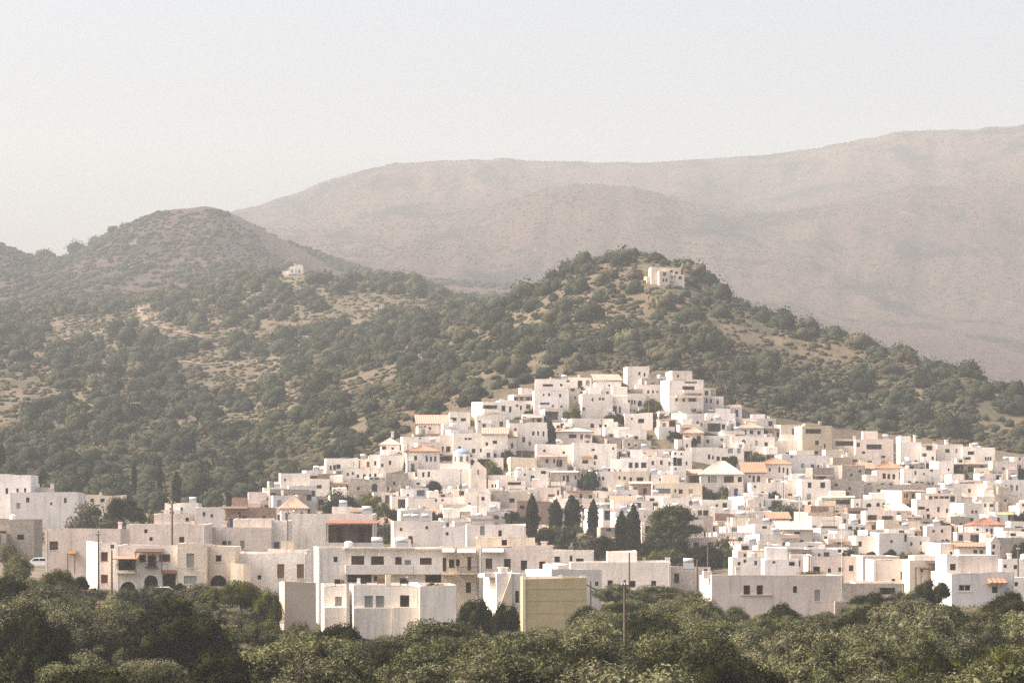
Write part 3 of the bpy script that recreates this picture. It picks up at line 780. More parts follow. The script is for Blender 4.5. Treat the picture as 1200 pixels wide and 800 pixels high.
house(515, 561, 641, 700, 0, 'C', '521 661 3.2 16 k/529.3 660 6.5 10 n/536.5 659 2.5 8 n/550 660 4.2 16 k/549 688 6 12 n/524 690 4 6 n', D=351, dep=8,
      bal=[(517.5, 533, 671.5, 1.0, 'C', 'iron', .75), (536, 556.5, 670.8, 1.2, 'C', 'iron', .75)], aw=[(514.5, 532.5, 647, 1.1, 'C', 'n'), (536, 557.5, 647.5, 1.1, 'C', 'n')], lab='cream house wing with two iron-railed balconies beside the row of louvred windows', deco=False, **G)
house(561.3, 648, 639.5, 705, 0, 'P', '573 660 8 12 s/594.5 660.5 8 12 s/614 662 7.5 11.5 s/635.5 663 7.5 11 s/585 688 4 6 n', D=350, dep=9, up=[(557, 627, 630, 1.5, 'C', 6, '591 635.5 6.5 7 n')], aw=[(565, 590, 647, .7, 'C', 'n')],
      ch=[(597.5, 627, 2.5), (638, 634, 7)], lab='pale pink two-storey house with four brown shuttered windows behind the yellow wall', deco=False, **G)
house(568, 616, 614.5, 650, 0, 'W', '586 624.5 3 7 n', D=384, dep=6, par=.3, up=(), lab='bright white cube house with a single slit window behind the pale pink house', deco=False, **G)
def f10x(root, u, v, W, H, dep, s):
    b = MB(); b.add([(u(599), -.35, v(709)), (u(585), -.35, v(709)), (u(597), -.35, v(676)), (u(599), -.35, v(668)), (u(599), -.01, v(709)), (u(585), -.01, v(709)), (u(597), -.01, v(676)), (u(599), -.01, v(668))],
                    [(1, 0, 3, 2), (5, 1, 2, 6), (2, 3, 7, 6), (0, 4, 7, 3)]); b.ob('slanting_wall', M['C'], root)
house(566, 611.5, 672, 730, 16, 'W', '583.6 692 4 8 n/606 699 3.2 14 n', D=326, dep=6, ch=[(593, 664.5, 9)], extra=f10x, up=[(569, 590, 671.5, .5, 'W', 3)], lab='small sunlit white house with a slanting buttress wall left of the olive-yellow wall', deco=False, **G)
def f11x(root, u, v, W, H, dep, s):
    for (a, c, y) in ((612.3, 617, 671.5), (618, 655, 675.3), (655.2, 659.5, 673.5), (680, 687.3, 674)):
        b = MB(); b.box(u(a), u(c), .24, .5, H - .36, v(y)); b.ob('crest', M['W'], root)
    for y in (689, 703, 718):
        b = MB(); b.box(.15, W - .02, -.025, -.003, v(y) - .04, v(y) + .04); b.ob('string_course', M['O'], root)
    a = MB(); a.add([(u(687.5), 0, v(685)), (u(687.5), 3, v(685)), (u(701), 3, v(692.5)), (u(701), 0, v(692.5)), (u(687.5), 0, v(684)), (u(687.5), 3, v(684)), (u(701), 3, v(691.5)), (u(701), 0, v(691.5))], [(0, 1, 2, 3), (7, 6, 5, 4), (3, 2, 6, 7), (0, 3, 7, 4)])
    o = a.ob('awning', M['iron'], root)
    b = MB(); b.box(u(692.5) - .06, u(692.5) + .06, .1, .22, v(712), v(688)); b.ob('post', M['wood'], o)
house(610, 687.5, 677, 742, 3, 'O', '', D=313, dep=7, extra=f11x, par=.35, lab='olive-yellow windowless rendered wall building rising above the dark fig tree', deco=False, cat='building', name='building', **G)
house(616, 706, 667, 705, 30, 'W', '700 684 4 5 n', D=333, dep=7, up=[(656, 668, 661, .5, 'W', 4)], lab='bright white terrace house showing above the olive-yellow wall', deco=False, **G)
house(646, 696, 644.5, 680, 0, 'W', '653 655 6.5 7 n/669.3 655 4 9 w/679.5 658.5 9 9 n', D=398, dep=8, lab='low white house with three small dark windows right of the pale pink house', **G)
house(669, 786, 658, 712, 0, 'W', '715 684 6 9 n/741.3 684 7 8 n/766 683 6 6 s', D=372, dep=9, up=[(713, 748, 646.5, 4, 'W', 4.5)], ch=[(783, 653, 5)], lab='long low white house with a row of small windows behind the foreground utility pole', **G)
house(786, 833, 664, 712, 0, 'P', '793 677 6 11 n/827 668 3 5 n', D=381, dep=8, lab='pinkish wall house with a white water heater beside the long white house', deco=False, heat=[(806, -1.2)], **G)
def f14x(root, u, v, W, H, dep, s):
    b = MB(); b.box(u(826), u(836), 1, 2.0, H - .36, v(669)); b.ob('coping', M['P'], root)
    b = MB(); b.box(u(978), u(995), -.9, -.005, v(722), v(704)); b.ob('yard_wall', M['S'], root)
    for a, c in ((868, 905),):
        b = MB(); b.box(u(a), u(c), -.14, -.004, v(697.5), v(696.4)); b.ob('ledge', M['P'], root)
house(826, 990, 674, 738, 8, 'P', '875.5 691 8 11 n/890.8 691 7.5 11 n/932.5 690.5 4 8 n/959 697.5 7 13 g', D=322, dep=9, extra=f14x, ch=[(866, 664, 5)], par=.4, lab='long pinkish fortress-like house with two dark square windows above green bushes', deco=False, **G)
def f15x(root, u, v, W, H, dep, s):
    o = ob('tile_canopy', tile_roof(u(1179) - u(1157.5), 1.2, 0, .55, 'shed', M['tileo'], .05), root, (u(1157.5), -1.25, v(682.5)))
    b = MB(); b.box(u(1131.5), u(1180), 3.0, 8.0, v(675.0) - 2, v(650.5)); b.ob('upper_block', M['P'], root)
house(1104, 1190, 671, 722, 11, 'B', '1131 688.5 15 8 w/1167 690.5 7 8 n', D=341, dep=9, extra=f15x, dish=[(1180, 693)], up=[(1117.5, 1131.5, 650.5, 3.0, 'W', 5, '1125 664.5 7 7.5 s')], ch=[(1142, 671, 1)], lab='bluish white house with satellite dish and little orange tile canopy at the grove edge', deco=False, **G)
house(1184, 1218, 677, 716, 0, 'W', '1191 684 3 4 n', D=352, dep=8, lab='white house half hidden behind the dark tree at the far right', **G)
house(1062, 1118, 656, 704, 4, 'C', '1099 662 5 7 n/1080 668 3 4 n', D=376, dep=8, up=[(1074, 1101, 650.5, 1.5, 'W', 4)], aw=[(1084, 1103, 660.5, 2.2, 'brown'), (1074, 1108, 666, 2.6, 'brown', 's')], lab='cream terrace house under a dark pergola left of the bluish white house', deco=False, **G)
house(1022, 1068, 655.5, 704, 2, 'W', '1057.5 674 3 9.5 n/1047 680 3 3 n', D=381, dep=7, par=.25, lab='bright white cube with one tall narrow doorway beside the pergola terrace', deco=False, **G)
house(986, 1060, 684, 712, 0, 'S', '1040 692 18 8 v', D=366, dep=8, up=[(1003, 1050, 681.5, 1, 'P', 5)], lab='low grey-walled shed with a pale flat roof above the bushes', deco=False, **G)
house(1005, 1055, 651, 690, 6, 'P', '1036 664.5 5 8 a/1044.5 664 4.5 9 n/1022 669 3 6 n/1013 672 3 4 n', D=405, dep=8, lab='pinkish house with three little arched windows above the garden hedge', **G)
house(948, 1006, 652, 690, 0, 'P', '997.5 665.5 5.5 7 d/985 667 5 5 n/957 667 8 7 v/972 668 3 5 n', D=409, dep=8, lab='low pinkish row house with one square window beside the garden hedge', **G)

# ------------------------------------------------------------------ the houses of the slope: xL xR yTop yBase side colour windows
def H(*a, **k): return house(*a, **k)
# west end and far west
H(-12, 36, 556, 600, 0, 'B', '8 575 3 7 n/20.5 577 2.6 10 n/29.5 574 2.5 5 n', D=560, dep=9, lab='tall long bluish white house at the far left edge of the village')
H(12, 92, 576.5, 604, 0, 'B', '32.5 585.5 4 6 n/76.5 586 3 6 n/60 590 2 3 n', D=552, dep=8, lab='lower long bluish white wing beside the tall far left house')
H(36, 60, 571, 582, 0, 'P', '', D=566, dep=4, ch=[(60, 566, 4)], lab='pinkish rooftop block behind the long bluish white wing')
H(100, 143, 580, 596, 0, 'C', '108 586 4 4 n/120 586 5 4 v', D=580, dep=7, lab='long low cream house beyond the dark trees at the left end')
H(193, 232, 589, 610, 0, 'W', '200 597 3 4 n/213 596 3 4 n', D=560, dep=7, lab='small white house behind the brown pole beyond the stepped-roof house')
H(226, 262, 594, 614, 4, 'W', '239 602 3 5 n/248 604 3 4 n', D=545, dep=6, lab='small white house next to the raw brick house at the left end')
H(260, 323, 594, 620, 4, 'K', '280 603 4 7 n/309 607 4 6 n', D=520, dep=8, lab='raw brick unfinished house behind the pale house with the broad chimney', aw=[(258, 290, 596, 1.0, 'wood', 'n')])
H(-10, 40, 608, 640, 0, 'S', '24 629 8 6 v', D=455, dep=8, lab='grey stone house with a pale slab roof at the far left edge')
# upper left cluster
H(324, 363, 554, 590, 5, 'W', '354.5 570.5 7 4 n/334 562 2 3 n')
H(305, 352, 571, 592, 4, 'W', '318 580 2 3 n/330 581 2 3 n')
H(361, 386, 561, 590, 2, 'W', '374 570 6 4 n/367 576 3 4 n')
H(369, 412, 565, 588, 0, 'W', '386 571.5 4 4 n/393.3 572 5 5 s/400 571.5 3 5 n/406.5 571 3 6 n', aw=[(380, 409, 567, 1.2, 'wood', 'n')])
H(378, 420, 536.5, 560, 4, 'W', '387.5 548 2.5 5 b/392 547.5 3 6 d/396.5 546.5 5 5.5 b/415.3 545.5 2.5 3 n', up=())
H(369, 384, 545.5, 562, 3, 'W', '')
H(372, 394, 555, 578, 0, 'K', '380 566 3 3 n')
H(402, 452, 548, 570, 0, 'W', '407.5 555.6 2.5 3.5 n/413.5 554.4 2.5 3.5 n/419.4 557.8 3 4 n/427 557.8 3.5 5 n/433.8 557.5 2.5 5 n/439.8 557 3 5 n')
H(433, 456, 532.5, 556, 0, 'W', '439.8 542.5 2.5 5 n/449 543 2.5 4 n')
H(410, 453, 561, 592, 0, 'S', '439 571.5 6.5 11 a/420 572 3 4 n', lab='grey stone retaining house with a tall dark arched doorway above the green garden')
H(324, 360, 596, 613, 5, 'P', '353.5 601.5 3 2.5 n/345 604 3 4 n', roof=('hip', 582, 'tilep'), D=505)
H(389, 434, 594, 620, 0, 'W', '413 605 4 5.5 n/420.5 603.5 3 5 n/428 603 2 3 n', aw=[(411, 428, 600, 1.4, 'wood')], D=490, heat=[(401, 3)])
H(355, 400, 604, 622, 3, 'P', '372 609 3 3 n', D=480)
# church quarter
H(525, 551, 482.5, 504, 2, 'W', '531 491 8 4 v/543 491.5 6 3.5 n')
H(552, 613, 470.5, 500, 13, 'W', '575 478 17 7.5 v/590 478 4.5 6.5 n/598 479 3 7 n/606 474.5 3 3 n/610.5 477 2.5 5 n', bal=[(566, 584, 482.5, 1.0, 'W', 'solid', .7)])
H(556, 592, 486, 506, 2, 'W', '562 494 3 3 n/549 497 3 4 n')
H(486, 527, 497, 512, 3, 'P', '493 502.5 5 5 n/497.8 501.3 3 5 n/503.5 501.5 4 2.5 n', roof=('shed', 485, 'tilep'))
H(516, 548, 496, 514, 3, 'W', '530 501 2.5 3 n/541 500 3 4 n')
H(468, 516, 511, 536, 4, 'W', '473.8 525 3 5 n/492.5 512.8 2.5 2.5 n/505.6 514.6 3 3 n/509 520.6 2 4 n', ch=[(460.5, 505, 3)])
H(444, 468, 521, 540, 3, 'P', '449 524.5 7 4 n/460 526 3 4 n', roof=('hip', 513, 'tileg'))
H(473, 515, 529, 553, 3, 'W', '476.5 538 3 5 d/487 537.5 3.5 7.5 d/500 537.2 2.5 7 b/505 537.5 2.2 6 b/510 537.5 2.5 6 b', roof=('hip', 522, 'tileo'))
H(440, 473, 533, 555, 5, 'W', '457 542 3 5 n/448 545 2.5 4 n')
H(515, 531, 509, 536, 0, 'P', '518.3 525.6 3 5.5 n/525.3 526 5 6.5 n')
H(514, 533, 532, 548, 0, 'W', '522.5 537 14 6 v', aw=[(514, 531, 533.5, 1.2, 'wood', 'n')])
H(529, 567, 507, 537, 2, 'W', '546 514 3 2.5 n/550.5 514 4 2.5 n/555 528 4 5 n/538.5 524 3 2.2 n/563.5 527.5 2 4 n')
H(566, 595, 509, 540, 0, 'W', '580 518 5 4 n/570.5 520 3 4 n/580 534.4 3 7 n/589 533 4 7 a', roof=('shed', 500, 'tilep'))
H(454, 470, 570, 588, 4, 'C', '459 580 2 3 n/466.5 580 2 3 n')
H(450, 478, 554, 584, 2, 'S', '456 572 3 4 n/462 566 3 4 n')
H(470, 499, 562, 580, 2, 'W', '475 566 2.5 3 n/490 566.5 4 2 n')
H(476, 496, 566, 576, 0, 'P', '', roof=('shed', 560, 'tilep'))
H(468, 502, 572, 596, 3, 'B', '493 577.5 9 7 D/478 580 2.5 3 n')
H(474, 545, 583, 606, 4, 'W', '511 586 2.5 3 n/518.5 585.3 2 3 n/479 598 2 3.5 n/484 599 2.5 4 n/489 598 2 4 n/497 597 4 6.5 n')
H(544, 575, 577, 608, 0, 'W', '566 584 4 4.2 n/547.5 598.5 3 8 n/555 598.3 3 7 n/560.8 598.5 3 7 n/550 590 2 2 n')
H(574, 596, 575, 606, 0, 'S', '584.6 588 2 4 n/590 594 2 3 n')
H(572, 604, 562, 582, 0, 'W', '577 569 2 4 n/581 569 2 4 n/584.8 569 2 5 n/590 569 2 4 n', up=[(572, 603, 556, 3, 'P', 3)])
H(556, 572, 558, 578, 3, 'W', '563 565 3 3 n')
H(500, 533, 603, 620, 0, 'P', '', roof=('shed', 597, 'tileo'))
H(456, 521, 610, 646, 5, 'W', '470 620 3 3 n/500 618 2 3 n', D=470, heat=[(500, 2.5), (478, 1.5)])
H(519, 546, 617, 645, 0, 'B', '524 625 3 3 n', D=455)
H(545, 577, 614, 645, 2, 'W', '565.7 620 6 13 g/556 615.8 2.6 2.6 n', D=440)
H(520, 556, 573, 590, 0, 'W', '527 578 3 2.5 n/541 577.5 6 5 n')
# top of the village
H(627, 677, 444, 470, 0, 'W', '657.7 451 3 3 n/665.6 446.5 4 1.6 n/642 451.3 12 2.8 v')
H(624, 667, 457, 490, 2, 'B', '643.5 462.3 2.5 3.5 n/656.5 463.4 2.5 4 n/638.5 474 11 5 B/637 462.5 2 2.2 n/648 475.5 2 3 n/658 476 2.5 3 n', bal=[(632, 646, 477, .8, 'B', 'solid', .6)], lab='white house with a blue railed balcony near the top of the village')
H(665, 680, 454, 482, 0, 'S', '671 456.5 5 3 n/674 466 2 3 n')
H(695, 728, 446, 466, 3, 'W', '721 446.8 4 2 n/714 451.5 2.3 2.3 n', roof=('shed', 437, 'tilep'))
H(702, 740, 454, 474, 2, 'W', '725 459 3 3 n/712 460 3 3 n')
H(679, 718, 461, 492, 3, 'W', '703 467.3 3 3 n/707 467.3 3 3 n/694.5 468 2 4 n/684 479 3 4.2 n')
H(709, 738, 472, 492, 0, 'W', '711.5 480 2.5 7 n/720.6 480 5 9.5 w/726.5 480 2.2 7.5 n')
H(666, 719, 490, 512, 4, 'W', '694 498.5 4.5 5.2 n/704 498.6 3.6 4.2 n/710.6 499 5 4 n')
H(594, 641, 495, 530, 3, 'W', '625 507.5 3 5 n/630.6 507.5 2 5 n/637 508 2 6 n/613.5 515 3.5 6.5 n/620.8 519.5 2.5 4.2 n/604 503 3 3 n')
H(652, 694, 506, 526, 0, 'P', '671 510.8 9 4.5 v/681.5 511.5 3 6 n/688.8 512 7 6 D', roof=('hip', 501, 'tileg'))
H(570, 605, 512, 534, 2, 'W', '578 519 3 3 n/592 521 2.5 5 n/600 522 3 6 n', roof=('shed', 501, 'tilep'))
H(705, 738, 500, 520, 4, 'W', '')
H(705, 728, 512, 528, 0, 'S', '712 518 3 3 n')
H(732, 761, 429, 456, 3, 'W', '749.4 437.5 2.2 4.2 n/755.4 438.8 2.2 4.6 n')
H(750, 777, 443, 462, 2, 'S', '765 450 3 3 n')
H(776, 825, 445, 488, 8, 'W', '810 447 15 3.4 v/807.5 455.5 15 7 v/793 468 3 4 n/801.5 468.3 3 4 n/812 468 10 4.5 v/820.8 460.3 2 4.5 n', up=[(789, 813, 434, 1.0, 'P', 5, '796 440 2.5 3 n')],
  bal=[(800, 822, 459.5, 1.2, 'P', 'solid', .6), (791, 822, 465, 1.3, 'P', 'solid', .3)], lab='tall grey-fronted house with stacked dark balconies at the top of the village')
H(822, 848, 464, 492, 0, 'P', '828 469.5 2 5 n/833.2 469.8 2.4 5 n/841 471 2.5 5 n/833.2 480.3 2.4 5 n/843 480.6 7 3.2 n')
H(715, 757, 461, 488, 3, 'W', '737.3 471 1.9 5 n/740.7 471 1.9 5.4 n/743.9 471 1.9 5 n/750 472.5 5 7 a/738.5 480.8 2 3 n/743.5 481 2 2.6 n')
H(745, 777, 451, 474, 0, 'W', '751.5 459.5 2 3 n/759.7 459 2.5 4 n/765.2 459 2 3.6 n/770.3 459 1.8 2.5 n')
H(732, 765, 484, 506, 0, 'W', '751.3 493 7 5 n/740.5 490.6 2.2 2.2 n')
H(788, 826, 484, 508, 16, 'W', '818 495.8 2.5 5.6 n/823 497 2 4 n', lab='sunlit cream-white cube house with a tall slit window below the grey-fronted balcony house')
H(826, 862, 484, 506, 2, 'B', '834 493 2.4 5 n/844 494 2.2 4 n/849.6 495 2.6 5 b/855.8 495.3 3 4.8 n')
H(720, 758, 503, 524, 4, 'W', '735 512.3 3.2 4.5 n/745 512.5 6 4 n')
H(769, 791, 500, 518, 3, 'W', '785 506 3 3 n')
H(730, 763, 515, 534, 0, 'S', '745 522 3 3 n/737 521 3 4 n')
H(792, 810, 514, 534, 2, 'W', '805 522 2.4 4 n')
H(812, 872, 510, 530, 2, 'W', '829.6 517 3.6 4.2 n/846 515 3 3 n/860 516 3 3 n')
H(750, 794, 525.6, 544, 2, 'P', '755.3 533 3.2 6 n/785 531 3 4 n')
H(759, 793, 535, 556, 0, 'W', '765 542.2 3 5 n/775 541.7 3 5.5 n/784.5 543 2.2 4.6 n')
H(789, 811, 528, 556, 0, 'W', '791.5 531.3 2.2 3 n/798.6 531.7 2.2 2.6 n/796.3 541 6 9 v/804.5 542.6 2.3 4.6 n')
H(810, 872, 524, 548, 0, 'W', '831 535 3 6 n/835.4 536 2.2 4.2 n/841.6 537 4 5 n/849.6 537.5 8 5 v/861 537.5 6 5 v/856 528 6 6 P n'.replace(' P n', ' g') + '/866 528 4 6 g')
H(821, 871, 556, 582, 0, 'P', '831 561 2.2 9 n/836.5 560.8 7 9 g/854 561.3 12 8 v/867 561.5 5 6 v/865 573 3.5 7 D', roof=('hip', 540, 'tileg'), lab='wide house under a big pale hipped tile roof in the middle of the village')
H(804, 823, 555, 574, 0, 'P', '814 561 14 9 v', roof=('shed', 549.5, 'tilep'))
H(761, 790, 555, 580, 2, 'W', '774.6 562.8 4.6 4.6 n')
H(788, 804, 545.6, 574, 0, 'W', '791.7 549.3 2.2 3 n/796.6 561.5 4 4.2 a/790.6 563 2 4 n')
H(720, 761, 552, 580, 0, 'C', '726 559.5 2.5 4 n/732 560 3 4.2 n/739.2 563 3.2 8 n/750 562 8 6 v')
H(740, 763, 567, 592, 0, 'K', '744.6 572.6 3 4 n/755.6 575.2 4.5 7 n', roof=('shed', 564, 'tileg'))
H(767, 823, 566, 592, 0, 'C', '777.3 575 17 6 D/791.6 575 3 4.6 w/797.6 575.6 4.6 5.2 n/809.5 575.4 5 5.2 g')
H(777, 822, 582.5, 606, 0, 'W', '809.6 590 5 7 D/795 592 3 4 n')
H(820, 858, 585, 612, 2, 'W', '840 592 3 3 n')
H(720, 748, 574, 596, 2, 'W', '738.5 581 3 4 n')
H(717, 754, 590, 606, 0, 'P', '730 594 3 3 n', roof=('shed', 581, 'tileo'))
# middle belt
H(627, 672, 520, 546, 2, 'W', '638 528 3 3 n/660.6 530 3 3 n/629.5 526.6 2.4 3 n')
H(670, 723, 519, 552, 2, 'W', '695 526.8 4 2.2 n/718.7 525.3 2.4 3 n/698 535.4 4 5 n/685.8 540.8 7 4 n/697 542.5 2 4 n', aw=[(681, 694, 536.5, 1.0, 'shut', 'n')])
H(594, 629, 535.6, 560, 4, 'C', '')
H(628, 665, 533, 556, 0, 'P', '641 540 3.6 5 n/649.3 540 2.2 5 n/655.5 542.5 7 8 v', aw=[(630, 663, 535.5, 1.2, 'tilep', 'n')])
H(603, 643, 550, 580, 3, 'W', '624 560.3 4.6 6.6 d/637 553 6.5 4 n/635 565 2 3 n/615 556 2 2.5 n')
H(645, 681, 552, 578, 0, 'P', '660.7 560 2.2 6 n/665.4 560.6 3 8 n/674.3 559 2.2 5 n', aw=[(644, 678, 553.5, 1.0, 'tileg', 'n')])
H(698, 741, 552, 580, 2, 'W', '702.5 560 2.2 4 n/706.8 560.3 3 4.2 n/721 559 3 4.2 n/726.3 559.6 4 4.6 n/712 570 3 3 n')
H(618, 657, 571, 594, 0, 'P', '626 576.3 2.3 4.2 n/629.3 576 2.2 4.2 n/646 581.3 8 5 s/654 577 2 6 n')
H(661, 700, 575, 598, 0, 'P', '680.7 581 3.2 5.2 n/668 583 4 4 n/692 582 4 5 n', aw=[(664, 694, 577, 1.2, 'brown', 'n')])
H(699, 723, 575, 598, 2, 'W', '701.5 580 2.6 5 n/714 582 3 3 n')
H(574, 622, 577, 606, 2, 'C', '584.6 588.5 2.2 4.2 n/600 586 6 5 v/612 588 2.5 4 n')
H(606, 647, 587, 614, 0, 'K', '612 594 5 4 v/625 596 6 5 v')
H(645, 668, 584, 610, 2, 'W', '652 594 3 4 n')
H(672, 703, 590, 612, 0, 'P', '684 597 5 4 v/695 596 3 4 n')
H(700, 738, 589, 614, 0, 'W', '712 598 6 6 v/725 598 5 5 n', aw=[(700, 736, 591, 1.6, 'canopy')])
# right middle
H(856, 896, 581, 606, 15, 'W', '874.8 592.5 3 7 n/885.5 591.6 2.6 5.2 n/891 592.5 2.6 6.6 n')
H(866, 905, 598.5, 618, 0, 'B', '882 604.4 2.5 7 b/886.7 603.3 2.5 5.2 n/897 604.9 2.5 6 b')
H(900, 926, 608, 626, 0, 'W', '916 615.8 4 4 n', roof=('shed', 600, 'tileo'))
H(878, 904, 607, 626, 0, 'P', '900.6 615.6 3.2 6 w/888 615 3 4 n')
H(868, 914, 616, 642, 8, 'W', '')
H(878, 938, 626, 654, 12, 'W', '890.6 638 2 6 n/919.4 637.5 4.2 4.2 n/926.3 638 2.4 4.6 n/931.7 638.2 3.2 5 n', aw=[(914, 937, 631, 1.0, 'wood', 'n')])
H(937, 961, 623, 650, 0, 'B', '943 635.6 4.4 7 B/952.7 637 4.8 8.4 B', lab='bluish white house with two bright blue doors beside the sunlit terrace')
H(838, 861, 601.5, 626, 0, 'K', '849.2 613 4 6.4 n/842 616 2 4 n', lab='dark reddish brick house with a single black window right of the umbrella pine')
H(814, 838, 594, 616, 0, 'W', '820 599.3 5 6 n/827.3 599 4.5 6 n')
H(817, 839, 604.5, 622, 0, 'P', '833.2 613 2.6 4.2 n')
H(824, 842, 613, 638, 0, 'W', '832.5 621 11 8 D', aw=[(823, 840, 616, 1.0, 'tilep', 'n')])
H(862, 910, 645, 668, 2, 'C', '873 650 3 4 n/885 650.5 3 5 n', D=470)
H(858, 900, 653, 676, 0, 'B', '873 657 2 3.5 n/885.6 659.3 3.2 5.4 n/866 660 2.5 4 n/893 660 2.4 6 n', D=450)
H(905, 927, 646.5, 668, 2, 'C', '920.6 650.3 4 8 s/911 652 2.6 4 n', D=465)
H(896, 936, 655, 678, 0, 'B', '907 657.8 2 2.4 n/928 660 7 5 v', D=440)
H(926, 952, 650, 676, 0, 'P', '934 660 8 7 v/943 658 3 5 n', D=450)
H(862, 895, 502, 516, 0, 'W', '873 506.3 3.6 5 n/880.6 506.2 4 4.6 n/889.4 506.8 4 4.2 n', roof=('hip', 494, 'tilep'))
H(855, 908, 511, 538, 2, 'W', '871.5 517.2 5 4.6 a/886.7 518.8 3.2 6 g/898 520.2 4.2 4.6 n/865.5 527.5 4 6 g')
H(893, 918, 502, 520, 0, 'P', '897.3 507.3 6 6 v/904.3 508.3 4 5 n/913 509 6 5 v', aw=[(893, 917, 503.5, 1.0, 'brown', 'n')])
H(912, 938, 497.5, 524, 3, 'C', '931 505.6 5 8 v')
H(934, 976, 499, 546, 6, 'T', '953.5 505 19 5.4 v/957.8 518.6 4.6 5.2 n/967 522.3 2.2 5 n/955 530 9 4 v', up=[(944, 962, 496, .5, 'T', 3)], ch=[(964, 493, 3)], lab='ochre house with a dark loggia under its roof at the village top')
H(906, 946, 516, 540, 2, 'W', '935.4 526.8 4.2 5.2 n/942.3 527.6 4 8 n/924 531 7 2.5 n')
H(911, 972, 532.5, 566, 5, 'B', '941 545.2 4 5 g/952.8 546.2 4 5 n/959.6 547 2.6 5 n/965.7 547.6 4.2 5.2 n/928 535 3 2.4 n', lab='wide bluish white house with four small windows right of the orange hipped roof')
H(968, 983, 545, 566, 3, 'W', '')
H(892, 928, 544, 570, 2, 'W', '913.5 550 2.2 7 n/918.3 550.5 2.1 6 n/923 552 2.4 8 n/927 552 2 7 n/902 550 2.4 4 n', roof=('hip', 535.5, 'tileo'), lab='white house with an orange hipped tile roof and a row of slim windows')
H(871, 898, 554, 578, 0, 'P', '878.5 558 2.6 3 n/883.2 560.8 3 7.4 n/889 561.3 4 8 n', roof=('shed', 541, 'tileo'))
H(876, 921, 565, 590, 4, 'W', '893.8 577.6 3 4.6 n/902 579 2.4 4 n/909.5 579 2.6 4 n/885 570 2 3 n')
H(919, 951, 562.5, 588, 2, 'W', '925.7 579.3 5 3 s/938 568 4 3 n/945 578 3 4 n')
H(950, 972, 569, 590, 0, 'W', '965.3 574.6 3 5.2 n/953.5 568.5 5 3 s/957 578 2.4 4 n')
H(969, 1013, 562, 590, 2, 'S', '980 568 4 3 v/996 572 3 4 n')
H(970, 1000, 536, 560, 6, 'T', '982.3 547.6 4 5.2 n/988.8 547.6 4 5.2 n/993.5 549 2.4 4 n', up=[(972, 994, 526, 3, 'C', 3)])
H(976, 1014, 514.5, 542, 0, 'P', '989.5 519.2 21 6 v/1005.6 521.2 4.2 5.2 s')
H(984, 1014, 545, 572, 3, 'S', '998 556 3 3 n/1008 552 3 3 n')
# right
H(1003, 1047, 514, 546, 0, 'P', '1005.8 521 4 5 s/1024.5 523.3 18 6 v/1012 530 4 3 n/1035 535 5 3 n')
H(1046, 1081, 518, 550, 9, 'W', '1053 527 2 3 n', ch=[(1077, 509, 2.5)])
H(1079, 1097, 521, 550, 0, 'W', '1089 524.6 7 5.4 n/1083.5 532.8 5 4 s/1093 536.6 3 4 n', aw=[(1079, 1092, 522, .8, 'wood', 'n')])
H(1094, 1129, 520.6, 548, 4, 'W', '1110.5 528 5.2 4.4 n/1121.3 528 2.2 5 g/1120.3 537.6 2.2 2.2 n', ch=[(1111.5, 514.5, 3.5), (1098, 519, 3)])
H(1128, 1166, 523.5, 552, 0, 'W', '1138 530.6 7.5 4 v/1133 536.8 9 3 v/1155.2 537.2 2 4.2 n/1158 537.2 2 4.2 n/1160.8 537.2 2 4.2 n/1160.3 545.5 2.2 4.6 n', ch=[(1139, 519, 3), (1149.5, 522, 2.6)])
H(1188, 1216, 534.5, 564, 0, 'P', '1190.8 547 2.6 5.2 n/1195.4 547 2.2 4.6 n/1195 537.5 2 3.4 n')
H(1163, 1192, 540.5, 564, 0, 'P', '1176 549 3 3 n')
H(1115, 1158, 542.5, 562, 0, 'C', '1121.5 549 8 11 v/1127.5 549.3 3.4 10 n/1137.3 549.6 6.6 7 v/1150.5 548.6 5 7 v', aw=[(1116, 1157, 544, 1.5, 'tilep', 'n')])
H(1113, 1131, 555, 574, 2, 'W', '')
H(1146, 1164, 554, 574, 2, 'P', '1151.6 560.3 2.6 5.4 n')
H(1104, 1175, 566, 590, 3, 'W', '1136.5 574.6 3.2 4.4 n/1118 573 2 3 n/1160 574 3 4 n')
H(1172, 1212, 562, 592, 0, 'W', '1179.2 570.6 2.4 5.2 n/1185.5 571.7 3.8 7.2 g/1191.8 571.3 2.4 6.2 n/1183 582 7 4 v')
H(1025, 1061, 549, 572, 2, 'P', '1036.2 557.6 4 6.6 d/1041.7 558 3.4 6.2 d/1047.5 558.2 3.4 6.2 d/1056.3 556.3 5 9 a', roof=('hip', 540, 'tileo'), lab='pinkish house with an orange tiled roof and four tall windows on the right side')
H(1057, 1102, 548.5, 576, 2, 'W', '1092 550.5 3.6 3.4 n/1066 565.8 4 5 n/1074.7 566.2 4 5.2 n/1080.6 566.7 4 5.2 n/1089.2 567.2 3 4.2 n/1093.3 566.7 2.2 4.6 n/1073 554 2.2 5 n/1083 555.2 2.2 2.4 n')
H(1050, 1084, 543.5, 566, 0, 'S', '1064 546.5 14 4.5 v/1080 549 4 3 v')
H(1012, 1102, 568, 590, 0, 'S', '1030 574 4 3 v/1052 577 4 3 n/1078 580 6 4 v')
H(1094, 1118, 540, 566, 6, 'W', '1112 550 2 3 n')
